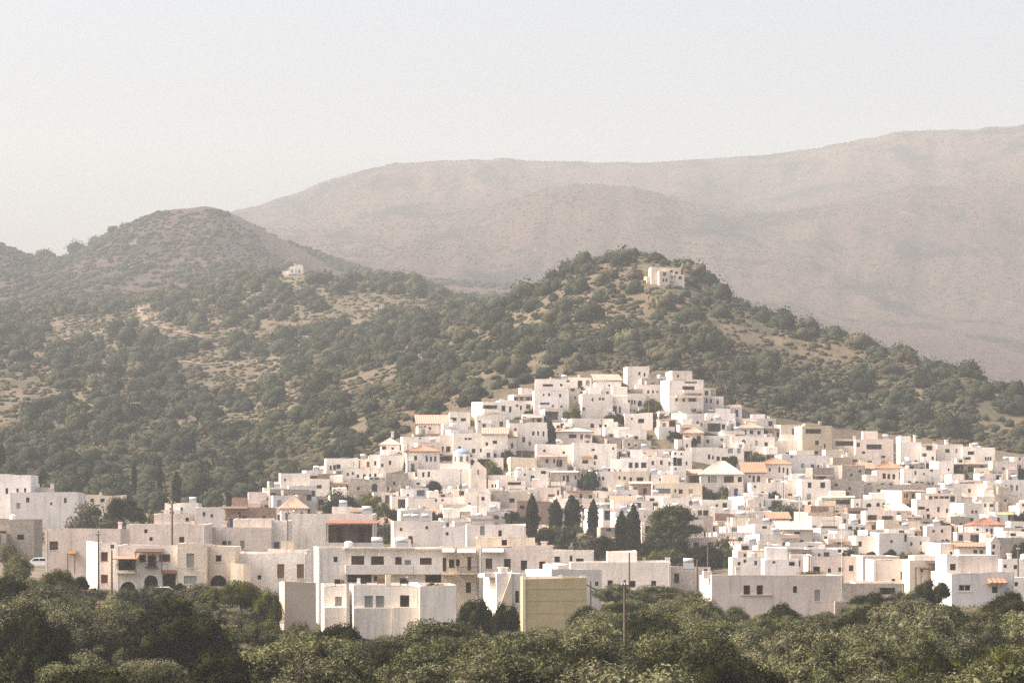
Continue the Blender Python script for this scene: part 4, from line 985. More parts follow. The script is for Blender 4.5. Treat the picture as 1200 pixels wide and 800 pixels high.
H(1036, 1083, 574, 608, 21, 'C', '1062 580.5 5.6 5 n/1071.3 580.8 3.2 5 n/1077.5 581 4 4.6 n/1067 593 9 6.4 v/1077.6 594 6 4.2 v/1079.6 606 4 4.6 n', aw=[(1057, 1084, 576, 1.2, 'tilep'), (1059, 1074, 588, .8, 'tilep', 'n')], bal=[(1061, 1073, 597, .9, 'C', 'brown', .8)], lab='tall cream house with a broad blank sunlit side and tiled top terrace')
H(1074, 1113, 584.5, 618, 0, 'P', '1099.7 596.6 2.7 6.2 n/1109.7 598 2.4 5.2 n/1087 597 4 3.2 n/1080 595 8 3.2 v/1080.2 606.2 6 5.6 n/1087.8 605.6 4 7.2 n/1094.2 608.4 4 5.2 n')
H(1104, 1141, 583, 602, 12, 'W', '1126.5 588.8 4.2 2.4 n', roof=('shed', 575.5, 'tilep'))
H(1115, 1152, 589, 616, 14, 'W', '1140.2 600.3 2.8 5.2 n/1144.9 600.3 2.8 5.2 n')
H(1142, 1168, 581, 602, 2, 'W', '1150 590 2.6 4 n', up=[(1155, 1168, 574.5, 2, 'W', 3)])
def j6x(root, u, v, W, H, dep, s):
    n = 9; b = MB()
    for k in range(n):
        x0_, x1_ = u(1157) + (u(1169) - u(1157)) * k / n, u(1157) + (u(1169) - u(1157)) * (k + 1) / n
        b.box(x0_, x1_, -1.0, -.004, v(608) - 1, v(594) - (v(594) - v(606)) * k / n)
    b.ob('staircase', M['W'], root)
H(1148, 1170, 587.5, 610, 2, 'W', '1162 592 5 3.6 n/1154.6 591.8 2 4 n', extra=j6x, lab='white house with an outside staircase slanting down its front')
H(1166, 1192, 580, 604, 0, 'S', '1178 586 3 3 n')
H(1166, 1190, 599.5, 616, 0, 'C', '1176 606 16 5 v', aw=[(1167, 1187, 603, 1.6, 'canopy')], lab='low cream house shaded by an ochre canvas canopy on the right side')
H(1138, 1178, 615.5, 640, 2, 'W', '1145.6 620.2 3.2 2.8 n/1156.6 621 2.4 4.2 n/1162.2 623.6 2.6 9 n/1170 624 8 9 v', roof=('hip', 606.5, 'tiled'), lab='white house under a dark red hipped roof on the right side')
H(1114, 1137, 605, 628, 0, 'S', '1126 614 3 4 n')
H(1086, 1115, 616, 640, 0, 'P', '1094 622 3 3 n/1104 622 3 4 n')
H(1058, 1090, 628, 654, 3, 'W', '1068 637 3 4 n/1080 636 4 4 n')
H(1184, 1212, 611, 636, 0, 'W', '1194 620 9 7 v')
H(1160, 1210, 630, 660, 2, 'S', '1172 642 3 4 n/1190 640 4 5 n', D=520)
H(1124, 1161, 641, 662, 0, 'P', '1143 646 4.6 4.2 n/1150.2 646.3 4 4.2 n', roof=('shed', 636.5, 'tileo'), D=455)
def belx(root, u, v, W, H, dep, s):
    b = MB(); b.add([(0, 0, H), (W, 0, H), (W, .8, H), (0, .8, H), (W / 2, 0, H + 1.1), (W / 2, .8, H + 1.1)], [(0, 1, 4), (2, 3, 5), (1, 2, 5, 4), (3, 0, 4, 5)]); b.ob('gable', M['P'], root)
H(1159, 1172, 635, 662, 2, 'P', '1164.7 640 3.2 5.4 a/1164 648 3.2 3.2 n', D=450, dep=.8 + 2, extra=belx, deco=False, lab='small pink gabled belfry beside the orange tile roof on the right side')
H(1092, 1126, 636, 664, 10, 'W', '1115 648 2.4 4 n', D=460)
H(1174, 1214, 655, 690, 0, 'W', '1178 663 2 4 n/1190 664 4 5 n', D=420)
H(962, 1001, 583, 604, 0, 'W', '980 587 32 7 v', aw=[(962, 1001, 583, 2.0, 'tileg')], lab='open terrace house with a pale tiled canopy over a deep dark porch')
H(1000, 1039, 584.5, 610, 0, 'W', '1018.2 591.6 6.4 5 a/1029 591 4 4.6 a/1035.5 591.2 2.6 5 n/1004.7 590.8 2.2 2.2 n', up=[(1022, 1037, 577, 1.5, 'W', 4)])
H(934, 981, 599.5, 630, 13, 'T', '952.6 607 3.2 4.6 n/962.3 607.2 3.2 5.2 n/973.4 607.5 3.5 5.2 n/953.7 622 2.5 3 n/963.3 622 2.5 3 n/971.8 619.3 2.5 5 n', up=[(954, 976, 592, 1.5, 'K', 3)], aw=[(956, 977, 593.5, 1.0, 'shut', 's')], lab='pinkish tan house with three square upper windows and a wooden pergola on its roof')
H(979, 995, 600.5, 626, 0, 'P', '983 606.5 4 11 D/990 610 3 5 n')
H(993, 1017, 594.5, 616, 0, 'K', '1005 600.6 20 4 s')
H(1000, 1016, 602, 624, 3, 'C', '')
H(1014, 1051, 598, 634, 0, 'P', '1022.3 606 11 6 v/1040 607 13 6 v/1024 618 5 6.2 n/1034.2 618.5 4.4 7.4 n/1044.2 618.5 4.2 6.4 n', bal=[(1016, 1048, 610, .8, 'P', 'brown', .8)], lab='pinkish house with a long brown railed gallery beside the cream sunlit house')
H(988, 1015, 614, 636, 2, 'W', '996.3 618.3 5 3.6 n/1004.7 619.2 3 4.2 n/1011 620.8 5 7 D')
H(975, 1001, 622, 650, 6, 'W', '994 636 2.6 6.2 n/982 630 2.4 3 n')
H(959, 977, 625, 650, 2, 'W', '967.6 631.8 3.4 7.4 s')
H(1000, 1028, 627.5, 654, 3, 'W', '1008 637 4 6.2 n')
H(1026, 1064, 624, 656, 4, 'W', '1061.5 629.5 2.4 10 n/1045 634 2 3 n')
H(1052, 1080, 620.5, 642, 0, 'W', '1070 628 10 7 v', aw=[(1053, 1079, 622.5, 1.8, 'wood')])
H(948, 982, 643, 664, 0, 'B', '960 650 3 3 n', D=480)
# hilltop villa and chapel
house(761, 798, 313, 334, 2, 'C', '787 318 3 3 n/793 319.5 4 3 n', par=.3, deco=False, lab='cream hilltop villa back wing among the trees near the summit', group='villas on the wooded hill')
house(769.5, 785, 317.8, 335, 3, 'C', '779 321 4 4 v/777.7 328.3 2.2 4 n/781.3 328.3 2.2 4 n', dep=4, deco=False, lab='cream front block of the hilltop villa', group='villas on the wooded hill')
house(785.3, 802, 321.5, 335, 0, 'P', '787.5 324.5 2 3 n/791 324 2 2.6 n/797 325.5 4 4 a/787.6 331 2 2 n', dep=4, deco=False, lab='lower pinkish wing of the hilltop villa with one arched window', group='villas on the wooded hill')
house(755, 769, 323.5, 333, 3, 'T', '', dep=4, deco=False, lab='low ochre terrace wall beside the hilltop villa', group='villas on the wooded hill')
# ------------------------------------------------------------------ church with the blue dome
def church():
    D = at(525, 577); s = D / F
    r = thing('church', 'white church with a pale blue dome and a gabled front', 'church', ((489 - 600) * s, D, (HY - 577) * s), 0, None)
    u = lambda x: (x - 489) * s
    v = lambda y: (577 - y) * s
    wl = [(496, 556, 2.6, 6), (502.5, 555.5, 2.8, 6.4), (525, 547.8, 2.4, 4.2), (541, 546.5, 2.2, 4)]
    hs = [(u(x) - w_ * s / 2, u(x) + w_ * s / 2, v(y) - h_ * s / 2, v(y) + h_ * s / 2, .14) for x, y, w_, h_ in wl]
    ob('wall', wall_mesh(u(556), 8, -4, v(549.5), 0, [h for h in hs if h[3] < v(550)], M['W']), r)
    ob('upper_wall', wall_mesh(u(551) - u(515), 6.5, v(549.4), v(543), .2, [], M['W'], u(515), 1.0), r)
    for h in hs:
        if h[3] >= v(550): continue
        f = ob('window', window_parts(h[1] - h[0], h[3] - h[2], 'n', False, 'W')[0][1], r, (h[0], 0, h[2]))
        ob('pane', window_parts(h[1] - h[0], h[3] - h[2], 'n', False, 'W')[1][1], f)
    cx, cy_, R_ = u(540.3), 4.4, 10.3 * s
    z0, z1 = v(543), v(531.5)
    b = MB(); n = 8
    ps = [(cx + R_ * 1.04 * math.cos(2 * math.pi * (k + .5) / n), cy_ + R_ * 1.04 * math.sin(2 * math.pi * (k + .5) / n)) for k in range(n)]
    b.add([(*p, z0 - .05) for p in ps] + [(*p, z1) for p in ps], [(k, (k + 1) % n, n + (k + 1) % n, n + k) for k in range(n)] + [tuple(range(n, 2 * n))])
    b.ob('drum', M['W'], r)
    b = MB()
    for k in range(n):
        a = 2 * math.pi * k / n
        if math.sin(a) > .3: continue
        c = Vector((cx + R_ * .965 * math.cos(a), cy_ + R_ * .965 * math.sin(a), 0)); t = Vector((-math.sin(a), math.cos(a), 0)) * .32; o = Vector((math.cos(a), math.sin(a), 0)) * .06
        q = [c - t + o, c + t + o]; zz = (z0 + .5, z1 - .45)
        wb = MB(); wb.add([(*p.xy, z) for z in zz for p in q] + [(*(p - o * 1.5).xy, z) for z in zz for p in q], [(0, 1, 3, 2), (0, 4, 5, 1), (2, 3, 7, 6), (0, 2, 6, 4), (1, 5, 7, 3)])
        wb.ob('drum_window', M['dgrey'], r)
    b = MB(); N, K = 20, 6
    vs_ = [(cx + R_ * .98 * math.cos(math.pi / 2 * j / K) * math.cos(2 * math.pi * i / N), cy_ + R_ * .98 * math.cos(math.pi / 2 * j / K) * math.sin(2 * math.pi * i / N), z1 + .01 + R_ * .60 * math.sin(math.pi / 2 * j / K)) for j in range(K) for i in range(N)] + [(cx, cy_, z1 + R_ * .60)]
    b.add(vs_, [(j * N + i, j * N + (i + 1) % N, (j + 1) * N + (i + 1) % N, (j + 1) * N + i) for j in range(K - 1) for i in range(N)] + [((K - 1) * N + i, (K - 1) * N + (i + 1) % N, K * N) for i in range(N)])
    b.ob('dome', M['dome'], r, smooth=True)
    b = MB(); zt = z1 + R_ * .60; b.box(cx - .05, cx + .05, cy_ - .05, cy_ + .05, zt, zt + 1.1); b.box(cx - .32, cx + .32, cy_ - .045, cy_ + .045, zt + .65, zt + .75); b.ob('cross', M['white'], r)
    # gabled west front
    g0, g1 = u(552), u(570)
    b = MB(); m_ = u(557.5)
    b.add([(g0, -1.5, -4), (g1, -1.5, -4), (g1, -1.5, v(549)), (m_, -1.5, v(538.5)), (g0, -1.5, v(549)), (g0, 7, -4), (g1, 7, -4), (g1, 7, v(549)), (m_, 7, v(538.5)), (g0, 7, v(549))],
          [(0, 1, 2, 3, 4), (6, 5, 9, 8, 7), (1, 6, 7, 2), (5, 0, 4, 9), (2, 7, 8, 3), (9, 4, 3, 8)])
    b.ob('gabled_front', M['P'], r)
    b = MB(); b.box(u(559.5), u(561), -1.56, -1.502, v(556), v(550)); b.ob('front_window', M['brown'], r)
    b = MB(); b.box(m_ - .45, m_ + .45, -1.3, -.6, v(539.5), v(534.5)); b.box(m_ - .6, m_ + .6, -1.4, -.5, v(534.5), v(533.6)); b.ob('bell_gable', M['P'], r)
    FOOT.append((u(530) + (489 - 600) * s, D + 4, 8)); cover[531:577, 489:570] = np.minimum(cover[531:577, 489:570], D)
    HOUSES.append([r, 530, 555, dict(lab='x')])
church()

def ridge_chapel():
    D = 1338; s = D / F; X = (347 - 600) * s; z = gz(X, D)
    z = max(z, (HY - 319) * s)
    r = thing('chapel', 'tiny white twin-vaulted chapel alone on the scrubby ridge', 'chapel', (X, D, z - .4), 0, None); r.scale = (.8, .8, .8)
    for k, (x0, x1, h) in enumerate(((-4.0, -.3, 2.6), (-.2, 4.2, 3.4))):
        b = MB(); n = 8; m = (x0 + x1) / 2; rr = (x1 - x0) / 2
        pr = [(x1, -.8), (x1, h)] + [(m + rr * math.cos(math.pi * i / n), h + rr * .6 * math.sin(math.pi * i / n)) for i in range(1, n)] + [(x0, h), (x0, -.8)]
        q = len(pr)
        b.add([(p[0], -3 + k * .4, p[1]) for p in pr] + [(p[0], 3, p[1]) for p in pr], [tuple(range(q))[::-1], tuple(range(q, 2 * q))] + [(i, (i + 1) % q, q + (i + 1) % q, q + i) for i in range(q)])
        b.ob('vault', M['W'], r)
        b = MB(); b.box(m - .35, m + .35, -3.06 + k * .4, -3.003 + k * .4, 0, 1.8); b.ob('door', M['brown'], r)
    b = MB(); b.box(-.75, -.15, -2.4, -1.9, 3.3, 5.4); b.ob('bell_gable', M['W'], r)
    b = MB(); b.box(-4.3, 4.3, -2.5, 2.5, -6, -.81); b.ob('plinth', M['S'], r)
    b = MB(); b.box(-8, -4.1, -1, 1, -4, 1.1); b.ob('yard_wall', M['W'], r)
ridge_chapel()

# trees and shrubs among the houses.  x, top row, bottom row, width px, kind, label
VT = [
    (623.5, 577, 634, 18, 'cypress', 'tall slim black cypress, leftmost of the tall row'), (651, 584, 622, 19, 'cypress', 'shorter broad cypress, second tall one in the row'), (671, 579, 622, 24, 'cypress', 'broadest flat-topped cypress in the middle of the row'),
    (695, 583, 632, 17, 'cypress', 'slim pointed cypress standing alone right of the broadest one'), (729, 597, 648, 20, 'cypress', 'left cypress of the pair beside the umbrella pine'), (742, 589, 650, 21, 'cypress', 'right taller cypress of the pair beside the umbrella pine'),
    (602, 597, 616, 19, 'carob', 'small round dark tree left of the tall cypresses'), (787, 589, 652, 78, 'pine', 'wide umbrella-shaped pine in the lower village'), (826, 637, 660, 46, 'carob', 'dark low tree right of the umbrella pine'), (793, 652, 662, 30, 'carob', 'dark shrub under the umbrella pine'),
    (640, 617, 643, 32, 'carob', 'rounded shrub at the foot of the leftmost cypress'), (665, 614, 650, 46, 'bush', 'broad green shrub under the broadest cypress'), (690, 624, 656, 50, 'palebush', 'olive-brown shrub in front of the cypress row'), (708, 626, 658, 34, 'carob', 'dark shrub at the right end of the cypress row'),
    (846, 625, 658, 36, 'palebush', 'pale feathery tree right of the dark low tree'), (690, 545, 577, 36, 'bush', 'grey-green tree in the middle of the village houses'), (647, 496, 522, 12, 'cypress', 'dark narrow conifer among the upper houses'), (634, 483, 493, 26, 'palebush', 'low shrub below the blue-railed house'),
    (671, 474, 490, 26, 'freshbush', 'green tree below the grey stone house near the top'), (764, 462, 484, 26, 'freshbush', 'green garden tree left of the balcony house'), (775, 483, 500, 26, 'palebush', 'brownish flat-crowned tree below the balcony house'), (850, 444, 476, 44, 'palebush', 'large brown-green tree right of the balcony house'),
    (815, 475, 488, 26, 'palebush', 'brown shrub in front of the balcony house'), (888, 525, 545, 32, 'freshbush', 'bright green tree left of the orange hipped roof'), (918, 588, 612, 40, 'palebush', 'olive-brown tree left of the tan house'), (577, 536, 556, 28, 'freshbush', 'green bush right of the blue-domed church'),
    (452, 584, 604, 26, 'freshbush', 'yellow-green tree left of the long white row'), (400, 572, 604, 56, 'bush', 'wide green tree below the dark stone archway'), (430, 570, 598, 34, 'freshbush', 'green tree before the dark stone archway'), (447, 602, 636, 28, 'palebush', 'brown-green tree right of the tiled verandah'),
    (598, 507, 521, 18, 'flower', 'pink bougainvillea bush on the white wall'), (594, 525, 540, 16, 'bush', 'small dark tree left of the cream terrace'), (617, 529, 538, 14, 'freshbush', 'small green bush on the cream terrace'), (1042, 635, 655, 28, 'freshbush', 'green bush right of the star-shaped pine'),
    (993, 640, 662, 26, 'bush', 'green clump left of the star-shaped pine'), (978, 663, 684, 34, 'freshbush', 'green garden hedge tree above the grey-walled shed'), (1010, 670, 686, 48, 'freshbush', 'long green garden bush above the grey-walled shed'), (1108, 611, 632, 22, 'carob', 'dark climbing shrub on the right side houses'),
    (1195, 600, 615, 22, 'carob', 'dark shrub at the far right of the village'), (1190, 556, 568, 20, 'carob', 'dark shrub below the pink house at the far right'), (1152, 634, 643, 20, 'bush', 'small shrub beside the orange tile roof'), (950, 668, 678, 60, 'palebush', 'low dry bushes on the fortress-like house terrace'),
    (870, 640, 660, 30, 'freshbush', 'pale green shrub left of the blue doors'), (508, 681, 690, 30, 'freshbush', 'green shrub on the blank white wing roof edge'), (535, 676, 706, 22, 'palebush', 'brown climbing shrub between the white wing and cream house'), (990, 575, 585, 20, 'carob', 'dark vine shrub on the pale canopy terrace'),
    (820, 565, 588, 34, 'bush', 'dark garden tree below the big pale hipped roof'), (845, 572, 586, 28, 'freshbush', 'green garden bush under the big pale roof'), (640, 466, 474, 10, 'bush', 'small shrub by the blue-railed house'), (476, 540, 552, 10, 'bush', 'small potted tree left of the church wall'),
    (484, 548, 558, 9, 'bush', 'small shrub before the church nave'), (812, 512, 524, 12, 'carob', 'small dark tree among the upper middle houses'), (790, 505, 516, 20, 'carob', 'dark shrub in the upper middle village'), (755, 505, 514, 26, 'freshbush', 'green hedge shrub in the upper middle village'),
    (105, 586, 625, 62, 'palebush', 'olive-brown tree left of the dark round tree at the left end'), (143, 580, 626, 50, 'carob', 'dark round tree behind the far left houses'), (175, 592, 614, 34, 'freshbush', 'green tree right of the dark round tree'), (130, 606, 628, 80, 'palebush', 'pale low shrubs before the dark round tree'),
    (8, 588, 604, 24, 'carob', 'dark shrub before the tall far left house'), (46, 619, 634, 18, 'palebush', 'pale shrub by the grey stone house at the left'), (50, 548, 574, 15, 'cypress', 'short dark conifer behind the far left wing'), (101, 555, 580, 9, 'cypress', 'small dark cypress behind the long cream house'),
    (2, 517, 558, 10, 'cypress', 'tall cypress at the left edge of the slope'), (157, 540, 584, 8, 'cypress', 'slim cypress on the lower left slope'), (187, 545, 580, 7, 'cypress', 'slim grey cypress left of the brown conifer'), (207, 551, 592, 13, 'cypress', 'brownish conifer above the brown pole'), (268, 575, 594, 9, 'cypress', 'short black cypress above the raw brick house'),
    (297, 562, 580, 9, 'cypress', 'short dark cypress left of the upper white blocks'), (222, 598, 618, 40, 'palebush', 'dry bushes behind the stepped-roof house'), (240, 612, 630, 26, 'bush', 'dark climbing plant between the two pale houses'), (560, 690, 720, 16, 'palebush', 'brown creeper at the foot of the cream house'),
    (1175, 640, 652, 30, 'bush', 'shrub behind the dark red hipped roof garden'), (880, 690, 700, 20, 'palebush', 'thin dry shrub against the fortress-like house'), (425, 606, 626, 20, 'bush', 'green shrub left of the white pergola house'),
]
tcover = np.zeros((800, 1200))
for (x, yt, yb, wp_, kind, lab) in VT:
    if yb < 520 and kind == 'palebush': continue
    D = at(x, yb, 330.0) - 1.5
    ya, yb_, xa, xb = int(yt), int(yb), int(max(0, x - wp_ / 2)), int(min(1200, x + wp_ / 2))
    tcover[ya:yb_, xa:xb] = np.maximum(tcover[ya:yb_, xa:xb], D)
    FOOT.append(((x - 600) * D / F, D, min(3.5, wp_ * D / F * .4)))
tcover[626:652, 1004:1034] = at(1018, 652)
# ------------------------------------------------------------------ more houses of the same slope, in the gaps that the ones above leave
POLY_T = [(300, 596), (330, 570), (372, 553), (398, 545), (440, 542), (470, 522), (520, 503), (560, 490), (600, 480), (628, 460), (690, 450), (735, 443), (790, 446), (850, 480), (905, 508), (960, 530), (1000, 528), (1100, 534), (1165, 550), (1220, 556)]
POLY_B = [(300, 612), (440, 640), (600, 632), (690, 640), (700, 660), (845, 668), (950, 668), (1060, 655), (1220, 660)]
nfill = 0
cand = []
for D in np.arange(400, 775, 4.0):
    for x in np.arange(306, 1216, 7.0):
        xx = x + rng.uniform(-4, 4); DD = D + rng.uniform(-3, 3)
        X = (xx - 600) * DD / F; y = HY - gz(X, DD) * F / DD
        if np.interp(xx, *zip(*POLY_T)) + 2 < y < np.interp(xx, *zip(*POLY_B)): cand.append((DD, xx, y))
cand.sort(key=lambda c: -c[2])
for (D, x, y) in cand:
    s = D / F; X = (x - 600) * s
    ww = rng.uniform(5.0, 9.8); hh = rng.choice([3.1, 3.4, 4.6, 6.1, 6.4], p=[.38, .27, .13, .16, .06])
    r_ = ww * .56
    if any((X - fx) ** 2 + (D + 3 - fy) ** 2 < (r_ + fr * .5) ** 2 for fx, fy, fr in FOOT): continue
    x0, x1 = x - ww / s / 2, x + ww / s / 2; y0 = y - hh / s
    reg = cover[int(max(0, y0)):int(y), int(max(0, x0)):int(min(1200, x1))]
    if reg.size == 0 or (reg < D).mean() > .82: continue
    if ((reg > D + 6) & (reg < 1e8)).mean() > .22:
        hh = 2.9; y0 = y - hh / s
        reg = cover[int(max(0, y0)):int(y), int(max(0, x0)):int(min(1200, x1))]
        if reg.size == 0 or ((reg > D + 6) & (reg < 1e8)).mean() > .30 or (reg < D).mean() > .82: continue
    if (tcover[int(max(0, y0)):int(y), int(max(0, x0)):int(min(1200, x1))] > D).mean() > .04: continue
    top = np.interp(x, *zip(*POLY_T)) - 4
    if y0 < top - 6: continue
    col = rng.choice(['W', 'P', 'C', 'S', 'B'], p=[.42, .25, .12, .14, .07])
    sd = rng.uniform(2.5, 7) if rng.random() < .75 else -rng.uniform(1, 3)
    wl = []
    nst = 2 if hh > 4.5 else 1
    for q in range(nst):
        yy = y - (1.9 + 2.9 * q) / s
        n = int(rng.integers(1, max(2, int(ww / 1.35) + 1)))
        for k in range(n):
            if rng.random() < .85: wl.append(f"{x0 + max(0, sd) + (x1 - x0 - abs(sd)) * (k + .5) / n + rng.uniform(-1, 1):.1f} {yy:.1f} {rng.uniform(.8, 1.2) / s:.2f} {(1.9 if rng.random() < .25 else 1.25) / s:.2f} {rng.choice(['n', 'd', 'n', 'g', 'b', 's'], p=[.5, .2, .1, .08, .06, .06])}")
        if rng.random() < .16: wl.insert(0, f"{x0 + max(0, sd) + (x1 - x0 - abs(sd)) * rng.uniform(.35, .65):.1f} {yy + .2 / s:.1f} {rng.uniform(2.2, 3.6) / s:.2f} {2.0 / s:.2f} v")
    ro = None
    if rng.random() < .10 and y0 > top + 4: ro = ('hip' if rng.random() < .5 else 'shed', y0 - 1.5 / s, rng.choice(['tileo', 'tilep', 'tileg']))
    bals = []
    if hh > 4.4 and rng.random() < .45:
        c_ = x0 + max(0, sd) + (x1 - x0 - abs(sd)) * rng.uniform(.35, .65); bals = [(c_ - 1.3 / s, c_ + 1.3 / s, y - 2.95 / s, 1.1, str(col), str(rng.choice(['iron', 'brown', 'solid'])), .9)]
    aws = []
    if rng.random() < .22:
        c_ = x0 + max(0, sd) + (x1 - x0 - abs(sd)) * rng.uniform(.3, .7); h_ = rng.uniform(1.3, 2.2) / s
        aws = [(max(c_ - h_, x0 + max(0, sd) + 1), min(c_ + h_, x1 - 1), y - 2.5 / s, 1.6, str(rng.choice(['brown', 'wood', 'tilep', 'wood'])))]
    house(x0, x1, y0, y, float(sd), str(col), '/'.join(wl), D=float(D), roof=ro, aw=aws, bal=bals, dep=float(rng.uniform(5.5, 7.5)))
    nfill += 1
for r_, x_, y_, f_ in HOUSES:
    X_, D_, z_ = r_.location; g_ = gz(X_, D_ - .2) - z_
    if g_ > 1.2: print('buried', round(x_), round(y_), round(D_), round(g_, 1))
print('houses', len(HOUSES), 'fill', nfill)

# ------------------------------------------------------------------ labels of the houses: what they look like and what they stand by
MARKS = [('the blue-domed church', 535, 550), ('the row of black cypresses', 660, 600), ('the umbrella-shaped pine', 787, 615), ('the ochre loggia house', 955, 518), ('the grey-fronted balcony house', 802, 462), ('the blue-railed house', 643, 470),
         ('the olive-yellow wall', 650, 707), ('the star-shaped pine', 1018, 640), ('the dark red hipped roof', 1158, 618), ('the fortress-like house', 905, 700), ('the dark stone archway', 438, 572), ('the big pale hipped roof', 846, 560),
         ('the orange hipped roof', 910, 548), ('the double blue doors', 948, 636), ('the broad cream blank wall', 1047, 592), ('the four-windowed tiled house', 1043, 556), ('the mid-village tree', 690, 560), ('the raw brick house', 290, 604), ('the twin village chimneys', 1115, 525)]
USED = set()
CW = {'W': 'white', 'P': 'pinkish', 'C': 'cream', 'T': 'ochre', 'S': 'grey stone', 'B': 'bluish white', 'K': 'brick-brown', 'O': 'olive-yellow', 'N': 'tan'}
NW = ['windowless', 'one-window', 'two-window', 'three-window', 'four-window', 'five-window', 'six-window', 'seven-window', 'eight-window', 'nine-window', 'ten-window']
def where(x, y, k=0):
    ms = sorted(MARKS, key=lambda m: ((m[1] - x) ** 2 + (1.6 * (m[2] - y)) ** 2))
    n, mx, my = ms[k]; dx, dy = x - mx, y - my; d = math.hypot(dx, dy)
    q = 'just ' if d < 32 else ('' if d < 75 else 'well ')
    if abs(dx) > 2.2 * abs(dy): r_ = ('right of ' if dx > 0 else 'left of ')
    elif abs(dy) > 1.4 * abs(dx): r_ = ('below ' if dy > 0 else 'above ')
    else: r_ = ('below and ' if dy > 0 else 'above and ') + ('right of ' if dx > 0 else 'left of ')
    return q + r_ + n
ORD = ['leftmost', 'second from left', 'third from left', 'fourth from left', 'fifth from left', 'sixth from left', 'seventh from left', 'eighth from left', 'ninth from left', 'tenth from left'] + [w_ + ' from left' for w_ in 'eleventh twelfth thirteenth fourteenth fifteenth sixteenth seventeenth eighteenth nineteenth twentieth'.split()]
def number_off(items):
    """items: (object, x, base label); things that would share a label are told apart by their order from the left"""
    by = {}
    for it in items: by.setdefault(it[2], []).append(it)
    done = set()
    for base, its in by.items():
        its.sort(key=lambda i: i[1])
        for k, (o, x, b_) in enumerate(its):
            t = b_ if len(its) == 1 else (ORD[k] if k < len(ORD) else 'rightmost') + ' ' + b_
            for cut in (' just', ' well', ' with chimney', ' shrubby', ' bushy', ' low', ' small', ' broad', ' round', ' dark'):
                if len(t.split()) <= 16: break
                t = (' ' + t).replace(cut + ' ', ' ', 1).strip()
            n_ = 1
            while t in done: t = b_.split(' ', 1)[1] if n_ > 1 else t + ' side'; n_ += 1; t = t if t not in done else ('further ' * (n_ - 1)) + t
            done.add(t); o['label'] = t
items = []
for (r, x, y, f) in HOUSES:
    if f['lab']: continue
    size = 'tall' if f['H'] > 5.4 else ('wide' if f['W'] > 9.5 else ('small' if f['W'] < 5 else 'low' if f['H'] < 3.3 else ''))
    roof = {None: '', 'tileo': 'orange-roofed', 'tilep': 'pink-roofed', 'tileg': 'pale-tiled', 'tiled': 'red-roofed'}[f['roof'][2] if f['roof'] else None]
    extra = 'with awning ' if f['aw'] else ('with balcony ' if f['bal'] else ('with water heater ' if f['heat'] else ('with chimney ' if f['ch'] and not f['roof'] else '')))
    base = ' '.join(t for t in (size, CW[f['col']], roof, NW[min(f['n'], 10)], 'house', extra.strip(), where(x, y)) if t)
    items.append((r, x, base))
number_off(items)
# ------------------------------------------------------------------ trees
def ico(sub=0):
    t = (1 + 5 ** .5) / 2
    v = np.array([(-1, t, 0), (1, t, 0), (-1, -t, 0), (1, -t, 0), (0, -1, t), (0, 1, t), (0, -1, -t), (0, 1, -t), (t, 0, -1), (t, 0, 1), (-t, 0, -1), (-t, 0, 1)]) / math.hypot(1, t)
    f = np.array([(0, 11, 5), (0, 5, 1), (0, 1, 7), (0, 7, 10), (0, 10, 11), (1, 5, 9), (5, 11, 4), (11, 10, 2), (10, 7, 6), (7, 1, 8), (3, 9, 4), (3, 4, 2), (3, 2, 6), (3, 6, 8), (3, 8, 9), (4, 9, 5), (2, 4, 11), (6, 2, 10), (8, 6, 7), (9, 8, 1)])
    for _ in range(sub):
        v = list(map(tuple, v)); c = {}
        def mid(a, b):
            k = (min(a, b), max(a, b))
            if k not in c:
                m = np.array(v[a]) + np.array(v[b]); v.append(tuple(m / np.linalg.norm(m))); c[k] = len(v) - 1
            return c[k]
        g = []
        for a, b, d in f:
            x, y, z = mid(a, b), mid(b, d), mid(d, a); g += [(a, x, z), (b, y, x), (d, z, y), (x, y, z)]
        f = np.array(g); v = np.array(v)
    return v, f
ICO0, ICO1 = ico(0), ico(1)

def leaf_tris(C, size, asp, up=0.0, out=None, rough=.75):
    """pairs of triangles (leaf sprays) round centres C, lying like shingles on their clump"""
    n = len(C)
    nrm = rng.normal(size=(n, 3)) * (rough if out is not None else 1.0)
    if out is not None: nrm += out
    else: nrm[:, 2] *= .4
    nrm[:, 2] += up * .3 if out is not None else 0
    nrm /= np.linalg.norm(nrm, axis=1)[:, None] + 1e-9
    a = np.cross(nrm, rng.normal(size=(n, 3))); a /= np.linalg.norm(a, axis=1)[:, None] + 1e-9
    b = np.cross(nrm, a)
    L = (size * rng.uniform(.65, 1.35, n))[:, None]; Wd = L * asp
    V = np.stack([C - a * L * .5, C + b * Wd * .5 + nrm * L * .10, C + a * L * .5, C - b * Wd * .5 + nrm * L * .10], 1).reshape(-1, 3)
    i = np.arange(n)[:, None] * 4
    T = np.concatenate([i + [[0, 1, 2]], i + [[0, 2, 3]]], 1).reshape(-1, 3)
    return V, T

def join(parts):
    Vs, Ts, o = [], [], 0
    for V, T in parts:
        Vs.append(V); Ts.append(T + o); o += len(V)
    return np.concatenate(Vs), np.concatenate(Ts)

def lobes(n, rx, rz, z0, rl, flat=0.0, squash=.8):
    """centres and radii of leaf clumps spread over a dome"""
    L = []
    for k in range(n):
        a = rng.uniform(0, 2 * math.pi); h = rng.uniform(-flat, 1.0); q = math.sqrt(max(0, 1 - h * h)) * rng.uniform(.55, 1.0)
        L.append((rx * q * math.cos(a), rx * q * math.sin(a), z0 + rz * h * rng.uniform(.7, 1.0), rl * rng.uniform(.7, 1.25)))
    return L

